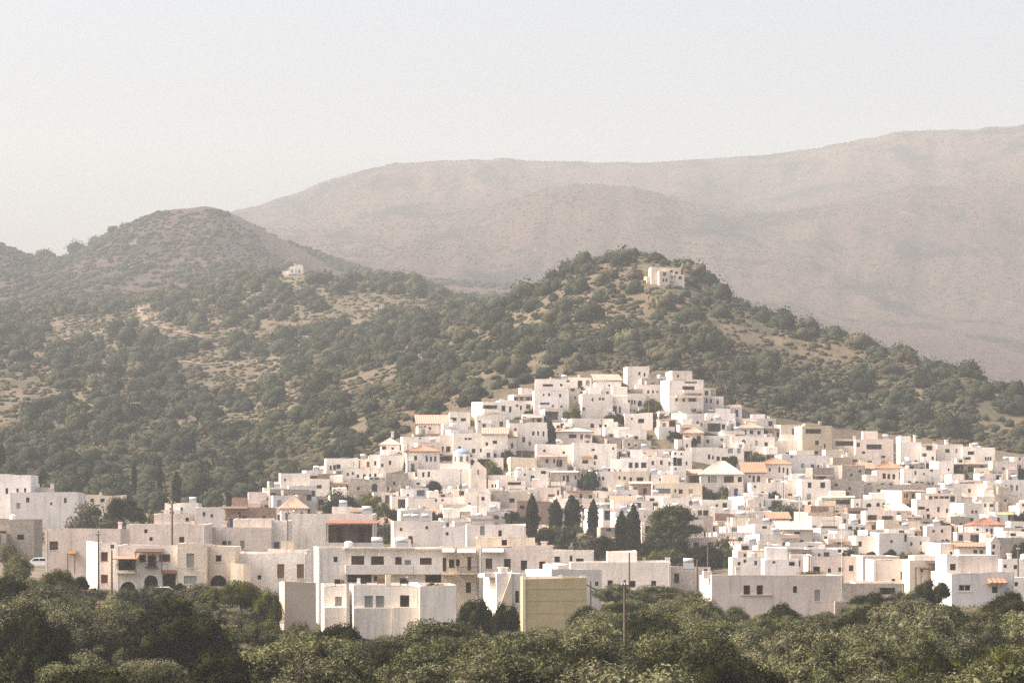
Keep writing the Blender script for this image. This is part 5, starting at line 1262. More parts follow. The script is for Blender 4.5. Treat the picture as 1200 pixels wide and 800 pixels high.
def crown(L, nleaf, size, asp, core=0.0, squash=.8, up=.3, spread=1.0, coremesh=ICO0):
    parts = []
    w_ = np.array([l[3] ** 2 for l in L]); w_ = w_ / w_.sum()
    for l, f in zip(L, w_):
        n = max(3, int(nleaf * f))
        d = rng.normal(size=(n, 3)); d /= np.linalg.norm(d, axis=1)[:, None]
        r = l[3] * (rng.uniform(0, 1, n) ** .45) * spread
        C = np.array(l[:3]) + d * r[:, None] * [1, 1, squash]
        parts.append(leaf_tris(C, size, asp, up, d))
        if core:
            V = coremesh[0] * rng.uniform(.8, 1.15, (len(coremesh[0]), 1)) * l[3] * core * [1, 1, squash] + np.array(l[:3])
            parts.append((V, coremesh[1]))
    return join(parts)

def trunk_mesh(h, r, limbs, spread, name='trunk'):
    b = MB(); p = Vector((0, 0, -.5)); q = Vector((rng.uniform(-.15, .15) * h, rng.uniform(-.15, .15) * h, h))
    b.bar(p, q, r, r * .65, 7)
    for k in range(limbs):
        a = 2 * math.pi * (k + rng.uniform(0, .6)) / limbs
        e = q + Vector((math.cos(a) * spread, math.sin(a) * spread, spread * rng.uniform(.7, 1.2)))
        m = q.lerp(e, .5) + Vector((0, 0, .12 * spread)); b.bar(q - Vector((0, 0, r * .4)), m, r * .5, r * .34, 6); b.bar(m, e, r * .34, r * .12, 5)
    return b.mesh(name, M['bark'])

PROTO = {}
def proto(kind, V, T, matn, tr): PROTO.setdefault(kind, []).append((V, T, mesh_np('crown', V, T, M[matn]), tr))
# olive: rounded clumps of small grey-green leaves, unit = metres, height about 4.6
for k in range(7):
    L = lobes(24, 2.05, 1.75, 2.3, .74, .45)
    V, T = crown(L, 15000, .165, .40, .0, .85, .5, 1.2)
    V2, T2 = crown(L, 400, .4, .5, .56, .85, coremesh=ICO1)
    proto('olive', *join([(V, T), (V2, T2)]), 'olive' if k % 3 else 'olive2', trunk_mesh(1.2, .22, 4, 1.1))
# carob / fig: dense dark dome
for k in range(4):
    L = lobes(26, 2.3, 1.9, 1.9, .85, .45)
    V, T = crown(L, 12000, .18, .55, .72, .85, .3, 1.12, ICO1)
    proto('carob', V, T, 'carob', trunk_mesh(.9, .2, 4, .6))
for k in range(2):
    L = lobes(24, 2.2, 1.5, 1.4, .8, .4)
    V, T = crown(L, 10000, .19, .5, .62, .85, .4, 1.15, ICO1)
    proto('fresh', V, T, 'fresh', trunk_mesh(.8, .16, 4, .9))
# scrub trees of the hill: low dense domes, unit radius
for k in range(8):
    L = lobes(10, .50, .38, .30, .52, .35)
    V, T = crown(L, 310, .15, .7, .80, .85, .4, 1.16)
    proto('maquis', V, T, 'maquis', None)
for k in range(4):
    L = lobes(9, .56, .38, .30, .50, .35)
    V, T = crown(L, 290, .16, .7, .78, .85, .4, 1.16)
    proto('pale', V, T, 'maquis2', None)
for k in range(3):   # cypress: unit height
    L = [(rng.uniform(-.02, .02), rng.uniform(-.02, .02), z, .165 * min(1, (1.03 - z) * 2.6, .72 + z * 1.2)) for z in np.linspace(.08, .96, 15)]
    V, T = crown(L, 2600, .075, .45, .9, 1.1, 1.4, 1.1, ICO1)
    proto('cypress', V, T, 'cypress', trunk_mesh(.1, .03, 2, .03))
for k in range(2):   # umbrella pine: a wide dome of layered plates reaching low on one side, unit height 1, radius about .62
    L = []
    for j in range(64):
        a = rng.uniform(0, 2 * math.pi); h = rng.uniform(.16, .93); q = .58 * math.sqrt(max(0.03, 1 - ((h - .40) / .60) ** 2)) * rng.uniform(.45, 1)
        L.append((q * math.cos(a), q * math.sin(a), h, .14 * rng.uniform(.8, 1.3)))
    V, T = crown(L, 11000, .04, .5, .85, .55, .5, 1.2)
    proto('pine', V, T, 'pine', trunk_mesh(.45, .035, 5, .25))
for k in range(2):
    L = lobes(16, .85, .6, .35, .38, .4); V, T = crown(L, 1500, .11, .5, .6, .85, .4, 1.15); proto('bush', V, T, 'maquis', None)
    L = lobes(16, .85, .6, .35, .38, .4); V, T = crown(L, 1500, .11, .5, .6, .85, .4, 1.15); proto('freshbush', V, T, 'fresh', None)
    L = lobes(16, .85, .6, .35, .38, .4); V, T = crown(L, 1500, .11, .5, .5, .85, .4, 1.15); proto('palebush', V, T, 'maquis2', None)
    L = lobes(10, .8, .5, .35, .36, .4); V, T = crown(L, 900, .12, .5, .5, .85, .4, 1.15); proto('flower', V, T, 'flower', None)
small_trunk = trunk_mesh(.35, .07, 3, .3)

def tree(name, kind, X, Y, z, scale, label, cat, group, k=None, sz=None, rot=None, tr=True):
    ps = PROTO[kind]; p = ps[int(rng.integers(len(ps))) if k is None else k % len(ps)]
    r = thing(name, label, cat, (X, Y, z), float(rng.uniform(0, 6.28)) if rot is None else rot, group)
    r.scale = (scale, scale, scale if sz is None else sz)
    ob('crown', p[2], r)
    t = p[3] or (small_trunk if tr else None)
    if t is not None: ob('trunk', t, r)
    return r

# --- grove: the trees one can tell apart.  x, top row, crown width px, distance, kind, label
GROVE = [
    (640, 731, 74, 262, 'olive', 'olive tree at the foot of the olive-yellow wall'), 
    (38, 706, 100, 212, 'carob', 'big dark carob tree at the far left of the grove'), (42, 730, 76, 182, 'carob', 'round dark bushy tree in front of the big left carob'),
    (213, 695, 128, 215, 'carob', 'largest dark tree in the middle left of the grove'), (250, 757, 118, 172, 'carob', 'low spreading dark tree below the largest dark one'),
    (283, 678, 62, 300, 'fresh', 'fresh green tree hiding the cream yard wall'), (312, 686, 40, 292, 'fresh', 'smaller fresh green tree left of the tan box building'),
    (252, 686, 34, 306, 'fresh', 'round green garden tree under the wide dark arch'), (66, 664, 46, 330, 'fresh', 'bright green fig bush below the long pinkish house'),
    (94, 674, 24, 338, 'carob', 'small dark rounded bush beside the red-framed windows'), (212, 682, 17, 338, 'carob', 'clipped dark ball tree beside the parked silver car'),
    (8, 634, 44, 385, 'olive', 'grey-green tree at the left edge above the road'), (22, 645, 40, 360, 'olive', 'pale olive tree beside the parked white cars'),
    (560, 698, 48, 292, 'carob', 'dark fig tree standing before the small sunlit white house'), (592, 702, 42, 291, 'carob', 'dark fig tree touching the olive-yellow wall'),
    (690, 707, 56, 282, 'carob', 'dark tree at the right foot of the olive-yellow wall'), (730, 705, 56, 285, 'carob', 'dark tree behind the foreground utility pole'),
    (722, 682, 60, 330, 'olive', 'brownish olive tree before the long white house'), (770, 684, 66, 325, 'olive', 'brownish olive tree left of the fortress-like house'), (808, 690, 44, 312, 'olive', 'olive tree against the corner of the fortress-like house'),
    (862, 708, 44, 300, 'olive', 'bare-topped olive before the pair of dark square windows'), (912, 704, 62, 296, 'carob', 'dark green tree under the fortress-like house'), (905, 718, 74, 270, 'fresh', 'bright green bushy tree under the fortress-like house'),
    (968, 714, 50, 292, 'olive', 'brownish twiggy tree at the right end of the fortress-like house'), (1024, 692, 66, 300, 'carob', 'dark tree below the grey-walled shed'), (1060, 690, 44, 305, 'olive', 'olive tree between the two dark trees on the right'),
    (1093, 676, 46, 318, 'carob', 'tall dark tree at the left corner of the bluish white house'), (1082, 706, 60, 285, 'olive', 'pale olive below the tall dark corner tree'), (1190, 690, 70, 292, 'carob', 'dark tree at the right edge before the bluish white house'),
    (1168, 752, 84, 172, 'fresh', 'yellow-green bush at the lower right corner'), (1085, 732, 100, 185, 'olive', 'pale round olive tree near the lower right'), (1092, 752, 60, 165, 'carob', 'dark shaded tree in front of the pale round olive'),
    (835, 738, 118, 172, 'olive', 'dark wide olive tree right of the foreground pole'), (846, 765, 84, 150, 'carob', 'low dark tree in the bottom middle right of the grove'), (510, 722, 110, 225, 'olive', 'wide olive tree below the blank white wing'),
    (395, 728, 84, 235, 'carob', 'dark tree below the front white house terrace'), (350, 726, 76, 240, 'olive', 'olive tree at the foot of the tan box building'), (962, 742, 110, 180, 'olive', 'pale silvery olive tree low in the right grove'), (1148, 722, 76, 220, 'olive', 'olive tree below the satellite dish'),
]
gfoot = []
def ntree(x, yt, wpx, D, kind, label, name, cat, group):
    s = D / F; X = (x - 600) * s
    zb = gz(X, D); H_ = (HY - yt) * s - zb
    P0 = PROTO[kind]; k = int(rng.integers(len(P0))); V = P0[k][0]
    sw = wpx * s / (V[:, 0].max() - V[:, 0].min()); sh = max(.3, H_ / V[:, 2].max())
    r = tree(name, kind, X, D, zb, sw, label, cat, group, k, sh)
    gfoot.append((X, D, sw * 1.6)); return r
KN = {'olive': ('olive_tree', 'olive tree'), 'carob': ('carob_tree', 'tree'), 'fresh': ('fig_tree', 'tree')}
for (x, yt, wp_, D, kind, lab) in GROVE: ntree(x, yt, wp_, D, kind, lab, KN[kind][0], KN[kind][1], 'trees of the olive grove')
YL = [(-50, 668), (0, 668), (40, 674), (60, 694), (130, 704), (200, 706), (300, 714), (322, 738), (370, 745), (535, 742), (560, 740), (690, 742), (705, 700), (822, 696), (835, 722), (980, 722), (1000, 700), (1100, 700), (1112, 716), (1250, 712)]
items = []; D = 136.0; ng = 0
while D < 326:
    X = -F and -640 * D / F
    while X < 640 * D / F:
        XX, DD = X + rng.uniform(-1.3, 1.3), D + rng.uniform(-1.5, 1.5)
        X += rng.uniform(5.4, 7.4)
        if any((XX - a) ** 2 + (DD - b_) ** 2 < (c + .9) ** 2 for a, b_, c in gfoot): continue
        x = 600 + XX * F / DD; zb = gz(XX, DD)
        sc_ = rng.uniform(.66, 1.32); yt = HY - (zb + 4.35 * sc_) * F / DD
        lim = np.interp(x, *zip(*YL)) + rng.uniform(0, 8)
        if yt < lim: sc_ = ((HY - lim) * DD / F - zb) / 4.35
        if sc_ < .42 or ng >= 370: continue
        yt = HY - (zb + 4.35 * sc_) * F / DD
        for g in GROVE:
            if g[3] < 230 and g[4] == 'carob' and DD < g[3] + 1 and abs(x - g[0]) < g[2] * .5 + 34 * sc_:
                l2 = g[1] + .62 * g[2]
                if yt < l2: sc_ = ((HY - l2) * DD / F - zb) / 4.35; yt = l2
        if sc_ < .40: continue
        u_ = rng.random(); kind = 'olive' if u_ < .70 else ('carob' if u_ < .90 else 'fresh')
        sw = max(sc_, .75) * rng.uniform(.98, 1.3)
        r = tree(KN[kind][0], kind, XX, DD, zb, max(sw, .7), None, KN[kind][1], 'trees of the olive grove', None, sc_)
        yy = HY - (zb + 3 * sc_) * F / DD
        col = {'olive': 'grey-green olive tree', 'carob': 'dark leafy tree', 'fresh': 'bright green tree'}[kind]
        sz = 'small ' if sc_ < .7 else ('large ' if sc_ > 1.0 else '')
        row = 'in the grove bottom row' if DD < 160 else 'in the lower grove' if DD < 190 else 'in the middle grove' if DD < 225 else 'in the upper grove' if DD < 265 else 'in the back grove'
        part = ['far left', 'left', 'centre left', 'centre right', 'right', 'far right'][int(np.clip(x // 200, 0, 5))]
        items.append((r, x, f'{sz}{col} {row}, {part}')); ng += 1
    D += rng.uniform(6.2, 7.8)
number_off(items)
print('grove', ng + len(GROVE))

# --- grass and low growth under the grove
def tufts():
    n = 40000; DD = rng.uniform(125, 345, n); XX = rng.uniform(-1, 1, n) * 640 * DD / F
    C = np.stack([XX, DD, np.array([gz(a, b_) for a, b_ in zip(XX, DD)]) + .18], 1)
    V, T = leaf_tris(C, .26, .5, .8)
    tag(ob('undergrowth', mesh_np('undergrowth', V, T, M['olive2'])), 'dry grass and weeds between the olive trees', kind='stuff')
tufts()

# --- village trees and shrubs.  x, top row, bottom row, width px, kind, label
VTN = {'cypress': ('cypress_tree', 'cypress'), 'pine': ('pine_tree', 'pine'), 'carob': ('round_tree', 'tree'), 'maquis': ('shrub', 'shrub'), 'pale': ('shrub', 'shrub'), 'bush': ('shrub', 'shrub'), 'freshbush': ('shrub', 'shrub'), 'palebush': ('shrub', 'shrub'), 'flower': ('flowering_shrub', 'shrub')}
for (x, yt, yb, wp_, kind, lab) in VT:
    D = at(x, yb, 330.0) - 1.5
    if x == 950: D = 340
    if x == 508: D = 312
    s = D / F; X = (x - 600) * s; V = PROTO[kind][0][0]
    k = int(rng.integers(len(PROTO[kind]))); V = PROTO[kind][k][0]
    zb = min(gz(X, D), (HY - yb) * s) if x not in (950, 508) else (HY - yb) * s
    zs = ((HY - yt) * s - zb) / V[:, 2].max(); sw = wp_ * s / (V[:, 0].max() - V[:, 0].min())
    r = tree(VTN[kind][0], kind, X, D, zb, sw, lab, VTN[kind][1], 'village trees', k, zs)

# low shrubs on the bank below the houses at the left and in front of the right houses
items = []
for k in range(270):
    x = rng.uniform(-10, 322) if k < 120 else rng.uniform(700, 1220)
    D = rng.uniform(285, 342) if k < 120 else rng.uniform(285, 322)
    if x > 800 and D > 314 or (88 < x < 216 and D > 322): continue
    s = D / F; X = (x - 600) * s; z = gz(X, D)
    if any((X - a) ** 2 + (D - b_) ** 2 < (c * .8) ** 2 for a, b_, c in gfoot): continue
    rr_ = rng.uniform(.8, 1.9); kd = ['bush', 'palebush', 'palebush', 'freshbush'][int(rng.integers(4))]
    r = tree('bank_shrub', kd, X, D, z - .15, rr_, None, 'shrub', 'shrubs on the bank below the houses', None, rr_ * rng.uniform(.8, 1.2))
    items.append((r, x, {'bush': 'dark green', 'palebush': 'dry yellowish', 'freshbush': 'bright green'}[kd] + (' small' if rr_ < 1 else ' broad') + ' shrub on the bank below the ' + ('arched and cream houses' if x > 130 and x < 400 else 'long pinkish house' if x < 200 else 'long white house' if x < 830 else 'fortress-like house' if x < 1000 else 'right-hand houses')))
number_off(items)
# small garden shrubs in the lanes between the village houses
items = []
for k in range(7000):
    x = rng.uniform(310, 1200); D = rng.uniform(420, 755); s = D / F; X = (x - 600) * s; z = gz(X, D); y = HY - z / s
    if not (np.interp(x, *zip(*POLY_T)) + 4 < y < np.interp(x, *zip(*POLY_B)) + 6) or len(items) >= 190: continue
    rr_ = rng.uniform(.8, 1.9)
    if any((X - a) ** 2 + (D - b_) ** 2 < (c * .6 + rr_ * .25) ** 2 for a, b_, c in FOOT): continue
    ty, tx = int(max(0, y - rr_ * 1.4 / s)), int(min(1199, x))
    if cover[ty, tx] < D: continue
    kd = ['bush', 'bush', 'palebush', 'freshbush', 'carob'][int(rng.integers(5))]
    sc_ = rr_ if kd != 'carob' else rr_ * .42
    r = tree('garden_shrub', kd, X, D, z - .1, sc_, None, 'shrub', 'shrubs between the village houses', None, sc_ * rng.uniform(.9, 1.4)); FOOT.append((X, D, rr_))
    MK = MARKS
    items.append((r, x, {'bush': 'green', 'palebush': 'dry', 'freshbush': 'bright', 'carob': 'dark'}[kd] + ' shrub among houses ' + where(x, y)))
number_off(items)
print('garden shrubs', len(items))

# star-shaped pine: tiers of level branches
def star_pine():
    D = at(1018, 652) - 3; s = D / F; X = (1018 - 600) * s; zb = gz(X, D); h = (HY - 626) * s - zb
    r = thing('star_pine', 'star-shaped pine with tiers of level branches among the lower right houses', 'pine', (X, D, zb), 0, 'village trees')
    b = MB(); b.bar((0, 0, -.4), (0, 0, h), .12, .03, 6); b.ob('trunk', M['bark'], r)
    L = []
    for j in range(6):
        z = h * (.28 + .13 * j); ln = (2.3 - .3 * j)
        for k in range(6):
            a = 2 * math.pi * k / 6 + j * .5
            for q in (.35, .6, .85, 1.0): L.append((math.cos(a) * ln * q, math.sin(a) * ln * q, z + .12 * q * q * ln, .20))
    V, T = crown(L, 2600, .22, .3, .0, .5, .3, 1.1)
    ob('crown', mesh_np('crown', V, T, M['cypress']), r)
star_pine()

# --- the wooded hill
ZT = [(-100, 395), (0, 352), (60, 350), (150, 352), (230, 338), (300, 324), (350, 318), (430, 323), (520, 345), (580, 360), (600, 352), (640, 332), (670, 316), (710, 300), (740, 294), (780, 298), (830, 325), (860, 348), (900, 364), (950, 382), (1000, 396), (1050, 405), (1100, 418), (1150, 432), (1210, 448)]
def blocked(X, D, z, h):
    """hidden behind nearer ground"""
    x, y = pix(X, D, z + h)
    for d in np.arange(600, D - 14, 12):
        if HY - gz(X * d / D, d) * F / d < y: return True
    return False
# a dusty track and a long grey terrace wall on the left slope
def draped(pts, wd, lift):
    V = []
    for (x, y) in pts:
        D = at(x, y, 690.0, 1345.0); V.append(Vector(((x - 600) * D / F, D, 0)))
    L_ = []
    for a, c in zip(V, V[1:]):
        n = max(2, int((c - a).length / 4))
        L_ += [a.lerp(c, k / n) for k in range(n)]
    L_.append(V[-1]); b = MB()
    for k, p_ in enumerate(L_):
        t = (L_[min(k + 1, len(L_) - 1)] - L_[max(k - 1, 0)]); t.z = 0; t.normalize(); s_ = Vector((-t.y, t.x, 0)) * wd * .5
        for q in (p_ - s_, p_ + s_): b.v.append((q.x, q.y, max(gz(q.x, q.y), gz(p_.x, p_.y)) + lift))
    b.f = [(2 * k, 2 * k + 2, 2 * k + 3, 2 * k + 1) for k in range(len(L_) - 1)]; b.i = [0] * len(b.f)
    return b, L_
M['track'] = mat('dusty_track', (.14, .105, .075), .95, .1, .3, (.10, .076, .053), .6)
PATHS = []
for pts in ([(166, 356), (164, 368), (172, 377), (190, 384), (212, 390), (238, 396)], [(72, 399), (100, 394), (128, 388), (146, 385)], [(215, 424), (240, 428), (262, 426)]):
    b, L_ = draped(pts, 3.0, .2); PATHS += L_
    tag(b.ob('path', M['track']), 'dusty tan track winding across the scrubby left slope', kind='structure')
b = MB(); Lw = []
for x in np.arange(418, 497, 5.0):
    D = at(x, 363.5, 690.0, 1345.0); Lw.append(Vector(((x - 600) * D / F, D, gz((x - 600) * D / F, D))))
for a, c in zip(Lw, Lw[1:]): b.add([(a.x, a.y, a.z - 1), (c.x, c.y, c.z - 1), (c.x, c.y, c.z + 1.1), (a.x, a.y, a.z + 1.1), (a.x, a.y + .6, a.z - 1), (c.x, c.y + .6, c.z - 1), (c.x, c.y + .6, c.z + 1.1), (a.x, a.y + .6, a.z + 1.1)], [(0, 1, 2, 3), (3, 2, 6, 7), (5, 4, 7, 6)])
M['tw'] = mat('dark_field_stone', (.13, .12, .11), .95, .1, 1.5)
tag(b.ob('terrace_wall', M['tw']), 'long grey stone terrace wall across the ridge above the left slope', 'wall'); PATHS += Lw
def near_path(t): return any((t[0] - p_.x) ** 2 + (t[1] - p_.y) ** 2 < (t[3] * .7 + 2.5) ** 2 or (abs(t[0] - p_.x) < t[3] * .8 and 0 < p_.y - t[1] < 14 + 2 * t[3]) for p_ in PATHS)
cells = {}
def free(X, D, r):
    i, j = int(X // 6), int(D // 6)
    for a in range(i - 2, i + 3):
        for b_ in range(j - 2, j + 3):
            for (x2, d2, r2) in cells.get((a, b_), ()):
                if (x2 - X) ** 2 + (d2 - D) ** 2 < ((r + r2) * .84) ** 2: return False
    cells.setdefault((i, j), []).append((X, D, r)); return True
VILLA = [(757, 803, 306, 340)]
hill = []
N = 40000
Dq = np.where(rng.random(N) < .35, rng.uniform(590, 830, N), rng.uniform(590, 1400, N)); xq = rng.uniform(-40, 1240, N)
keep = rng.random(N) < Dq / 1400
den = fbm(xq * Dq / F / 38, Dq / 60, 71, 4)
for x, D, d_, kp in zip(xq, Dq, den, keep):
    if not kp: continue
    X = (x - 600) * D / F; z = gz(X, D); px, y = pix(X, D, z)
    top = np.interp(x, [0, 250, 305, 350, 430, 500, 560, 640, 720, 800, 840, 900, 1000, 1100, 1200], [603, 600, 584, 560, 536, 500, 474, 446, 434, 434, 462, 488, 505, 516, 532])
    if y > top - 1: continue
    dens = .45
    if x > 830 and y > 400 and x < 1000: dens = .25
    if 560 < x < 1250 and y < 470 and not (840 < x < 1000): dens = .8
    if x < 560: dens = .34
    if x < 430 and y < 500: dens = .20
    if y > 500 and x < 420: dens = .6
    if D > 1150: dens = .25
    if 480 < x < 840 and y > 375: dens = 1.8
    if d_ > dens: continue
    if 326 < px < 368 and D > 1250: continue
    if any(a < px < b_ and c < y - 8 and y - 8 < e for a, b_, c, e in VILLA) and D < 935: continue
    if 755 < px < 806 and D < 924 and y < 352 and y > 333: 
        if rng.random() < .3: continue
    r = rng.uniform(1.4, 2.6) if rng.random() < .26 else rng.uniform(3.4, 6.6)
    if D > 1000: r *= 1.12
    if D > 915 and 690 < px < 800: r = min(r, 3.4)
    if x < 310 and any(abs(px - q[0]) < q[3] / 2 + 7 and q[1] + 4 < y < q[2] + 16 for q in VT if q[0] < 310 and q[4] == 'cypress'): continue
    if not free(X, D, r): continue
    if blocked(X, D, z, 1.1 * r): continue
    hill.append((X, D, z, r, px, y))
print('hill trees', len(hill))
hill = [t for t in hill if not near_path(t)]
hill.sort(key=lambda t: -t[3] / t[1])
items = []
hs_, rest = [], []
for t in hill:
    (hs_ if len(hs_) < 290 else rest).append(t)
HM = [('the hilltop villa', 780, 325), ('the summit of the wooded hill', 735, 300), ('the tiny ridge chapel', 347, 318), ('the saddle between the hills', 580, 355), ('the ochre loggia house', 955, 515), ('the upper village edge', 700, 440), ('the far left houses', 40, 570), ('the raw brick house', 290, 600), ('the upper-left white blocks', 340, 560),
      ('the right skyline end', 1190, 450), ('the balcony house', 802, 450), ('the twin village chimneys', 1115, 515), ('the terraced fields', 430, 375), ('the bare tan path', 190, 400)]
for (X, D, z, r, px, y) in hs_:
    pale = rng.random() < .12
    zs = r * rng.uniform(.85, 1.25)
    o = tree('hillside_tree', 'pale' if pale else 'maquis', X, D, z - .15 * r, r, None, 'tree', 'scattered trees of the wooded hill', None, zs)
    MK, MARKS = MARKS, HM
    lab = ('pale brownish' if pale else ('broad dark' if r > 4.6 else 'round dark')) + (' shrubby tree ' if zs < r else ' bushy tree ') + where(px, y)
    MARKS = MK
    items.append((o, px, lab))
number_off(items)
def scatter(name, trees, kinds, label, m):
    Vs, Ts, o = [], [], 0
    for (X, D, z, r, *_q) in trees:
        P0 = PROTO[kinds[int(rng.integers(len(kinds)))]]; V, T = P0[int(rng.integers(len(P0)))][:2]
        a = rng.uniform(0, 6.28); c, s_ = math.cos(a), math.sin(a); zz = rng.uniform(.8, 1.25)
        W_ = np.stack([(V[:, 0] * c - V[:, 1] * s_) * r + X, (V[:, 0] * s_ + V[:, 1] * c) * r + D, V[:, 2] * r * zz + z - .15 * r], 1)
        Vs.append(W_); Ts.append(T + o); o += len(V)
    if not Vs: return
    tag(ob(name, mesh_np(name, np.concatenate(Vs), np.concatenate(Ts), M[m])), label, kind='stuff')
pm = rng.random(len(rest)) < .16
scatter('woods', [t for t, p in zip(rest, pm) if not p], ['maquis'], 'dense dark evergreen scrub covering the hill', 'maquis')
scatter('dry_shrubbery', [t for t, p in zip(rest, pm) if p], ['pale'], 'yellowed dry shrubs between the dark trees on the hill', 'maquis2')
# small low scrub on the hill and on the mountain behind
lo = ICO0
def scrub(name, n, d0, d1, x0, x1, rr, m, label, seed, thr, vis=None):
    Dq = rng.uniform(d0, d1, n)
    if d0 == 640: Dq = np.where(rng.random(n) < .4, rng.uniform(640, 830, n), Dq)
    xq = rng.uniform(x0, x1, n); Xq = (xq - 600) * Dq / F
    dn = fbm(Xq / (Dq * .05), Dq / 110, seed, 4); Vs, Ts, o = [], [], 0
    for X, D, q, x in zip(Xq, Dq, dn, xq):
        if q < thr: continue
        z = gz(X, D)
        if vis is not None and not vis(x, HY - z * F / D): continue
        r = rng.uniform(*rr); V = lo[0] * rng.uniform(.7, 1.2, (12, 1)) * [r * rng.uniform(.9, 1.5), r, r * .7] + [X, D, z + r * .2]
        Vs.append(V); Ts.append(lo[1] + o); o += 12
    tag(ob(name, mesh_np(name, np.concatenate(Vs), np.concatenate(Ts), M[m])), label, kind='stuff')
scrub('low_scrub', 34000, 640, 1420, -40, 1240, (.4, 1.3), 'maquis2', 'low dry scrub between the trees of the hill', 91, -.9, lambda x, y: not (332 < x < 362 and y < 326) and y < np.interp(x, [0, 300, 430, 560, 640, 800, 840, 900, 1200], [583, 581, 536, 474, 446, 434, 462, 488, 532]))
scrub('hill_shrubbery', 3200, 1390, 2070, -60, 640, (1.2, 3.4), 'maquis', 'dark shrubs on the pointed hill behind', 95, .0)
scrub('mountain_scrub', 7000, 1390, 2080, -60, 640, (.8, 2.2), 'maquis', 'scattered scrub on the pointed hill behind', 92, -.2)
scrub('far_scrub', 14000, 2350, 3880, -40, 1240, (.5, 1.5), 'maquis2', 'specks of scrub on the far mountain slope', 93, -.6)
for k, (x, D, r) in enumerate(((52, 1992, 9), (60, 1994, 6), (90, 1994, 9.5), (112, 1994, 8), (134, 1995, 7), (145, 1996, 5), (940, 900, 2.6), (47, 1990, 6))):
    X = (x - 600) * D / F
    tree('ridge_tree', 'maquis', X, D, gz(X, D) - 1.2, r, ['broad tree in the notch of the left skyline', 'smaller tree right of the skyline notch', 'large round tree on the left skyline', 'round tree up the left skyline ridge', 'tree higher on the left skyline ridge', 'highest tree on the left skyline ridge', 'lone round tree standing out on the right flank of the wooded hill', 'leftmost tree in the skyline notch'][k], 'tree', 'trees on the skyline', None, r * .95)

# ------------------------------------------------------------------ utility poles, wires, cars
def pole(x, yt, yb, D, label, arm=0.0, m='pole', r=.11, base=None):
    s = D / F; X = (x - 600) * s; zb = min(gz(X, D), (HY - yb) * s) if base is None else base
    h = (HY - yt) * s - zb
    o = thing('utility_pole', label, 'pole', (X, D, zb), 0, 'utility poles')
    b = MB(); b.bar((0, 0, -.3), (0, 0, h), r * 1.2, r * .8, 8); b.ob('shaft', M[m], o)
    if arm:
        b = MB(); b.box(-arm, arm, -r - .09, -r - .005, h - .45, h - .35); b.ob('crossarm', M[m], o)
        for q in (-arm + .08, 0, arm - .08):
            b = MB(); b.bar((q, -r - .05, h - .35), (q, -r - .05, h - .18), .035, .03, 6); b.ob('insulator', M['white'], o)
    return Vector((X, D, zb + h))
pA = pole(115.3, 622, 692, 335, 'dark utility pole before the house corner with red-framed windows', .35)
pB = pole(131, 644, 694, 333, 'shorter dark utility pole just right of the red-framed windows')
pole(201.5, 586, 660, 372, 'tall brown utility pole rising through the stepped-roof house', .5, 'wood', .16)
pole(337, 598, 646, 372, 'brown utility pole in front of the big blank white block', .4, 'wood')
pC = pole(732, 679, 800, 205, 'foreground dark utility pole among the olive trees', .3, 'pole', .10)
pole(737.5, 647, 690, 366, 'thin pole on the long low white house')
pole(817, 655, 680, 378, 'thin pole beside the white water heater')
pole(829.5, 640, 662, 430, 'thin pole in front of the dark low tree')
pole(948, 650, 676, 400, 'thin dark pole left of the garden hedge')
pole(986.5, 620, 682, 395, 'tall thin pole before the bright right side houses', 0, 'metal', .06)
pole(1193, 640, 700, 400, 'dark utility pole at the far right of the village', .3)
pole(937, 563, 600, 560, 'pale concrete pole among the middle houses', .4, 'metal')
pole(692, 680, 704, 330, 'thin post beside the small dark awning')
pole(1073, 664, 700, 345, 'thin dark pole beside the tall corner tree')
items = []
tops = []
for (x, yb, h_) in ((478, 560, 8), (540, 590, 7.5), (612, 548, 8), (655, 575, 8), (705, 530, 8), (742, 560, 8), (800, 540, 8), (846, 600, 8), (880, 560, 8), (918, 600, 8), (962, 560, 8), (1005, 585, 8), (1048, 570, 8), (1092, 600, 8), (1130, 575, 8), (1165, 610, 8), (1010, 620, 8), (560, 625, 7.5), (760, 500, 7.5), (690, 485, 7.5)):
    D = at(x, yb); s = D / F
    tops.append(pole(x, yb - h_ / s, yb, D, 'x', .35, 'pole', .09))
    pr_ = [q for q in COL.objects if q.get('label') == 'x'][0]; pr_['label'] = 'slim wooden pole with crossarm ' + where(x, yb - h_ / s / 2); 
    items.append((pr_, x, pr_['label']))
number_off(items)
def wire(a, b_, sag, label):
    b = MB(); N_ = 14; pts = [a.lerp(b_, k / N_) - Vector((0, 0, sag * 4 * (k / N_) * (1 - k / N_))) for k in range(N_ + 1)]
    for p, q in zip(pts, pts[1:]): b.bar(p, q, .014, n=4)
    tag(b.ob('overhead_wire', M['iron']), label, 'wire', 'overhead wires')
wire(pA, Vector(((50 - 600) * 375 / F, 375, (HY - 640) * 375 / F)), .5, 'overhead wire from the dark pole to the long pinkish house')
wire(pA, Vector(((242 - 600) * 343 / F, 343, (HY - 672) * 343 / F)), .8, 'overhead wire from the dark pole across the cream house')

wl_ = set()
def wlab(t):
    while t in wl_: t = t.replace('thin village wire', 'second thin village wire' if 'second' not in t else 'other')
    wl_.add(t); return t
for i, j in ((0, 1), (2, 3), (4, 5), (6, 7), (8, 9), (10, 11), (12, 13), (14, 15), (3, 5), (9, 11), (11, 16)):
    wire(tops[i] - Vector((0, 0, .4)), tops[j] - Vector((0, 0, .4)), .9, wlab('thin village wire strung ' + where(*pix(*(tops[i] + tops[j]) / 2))))

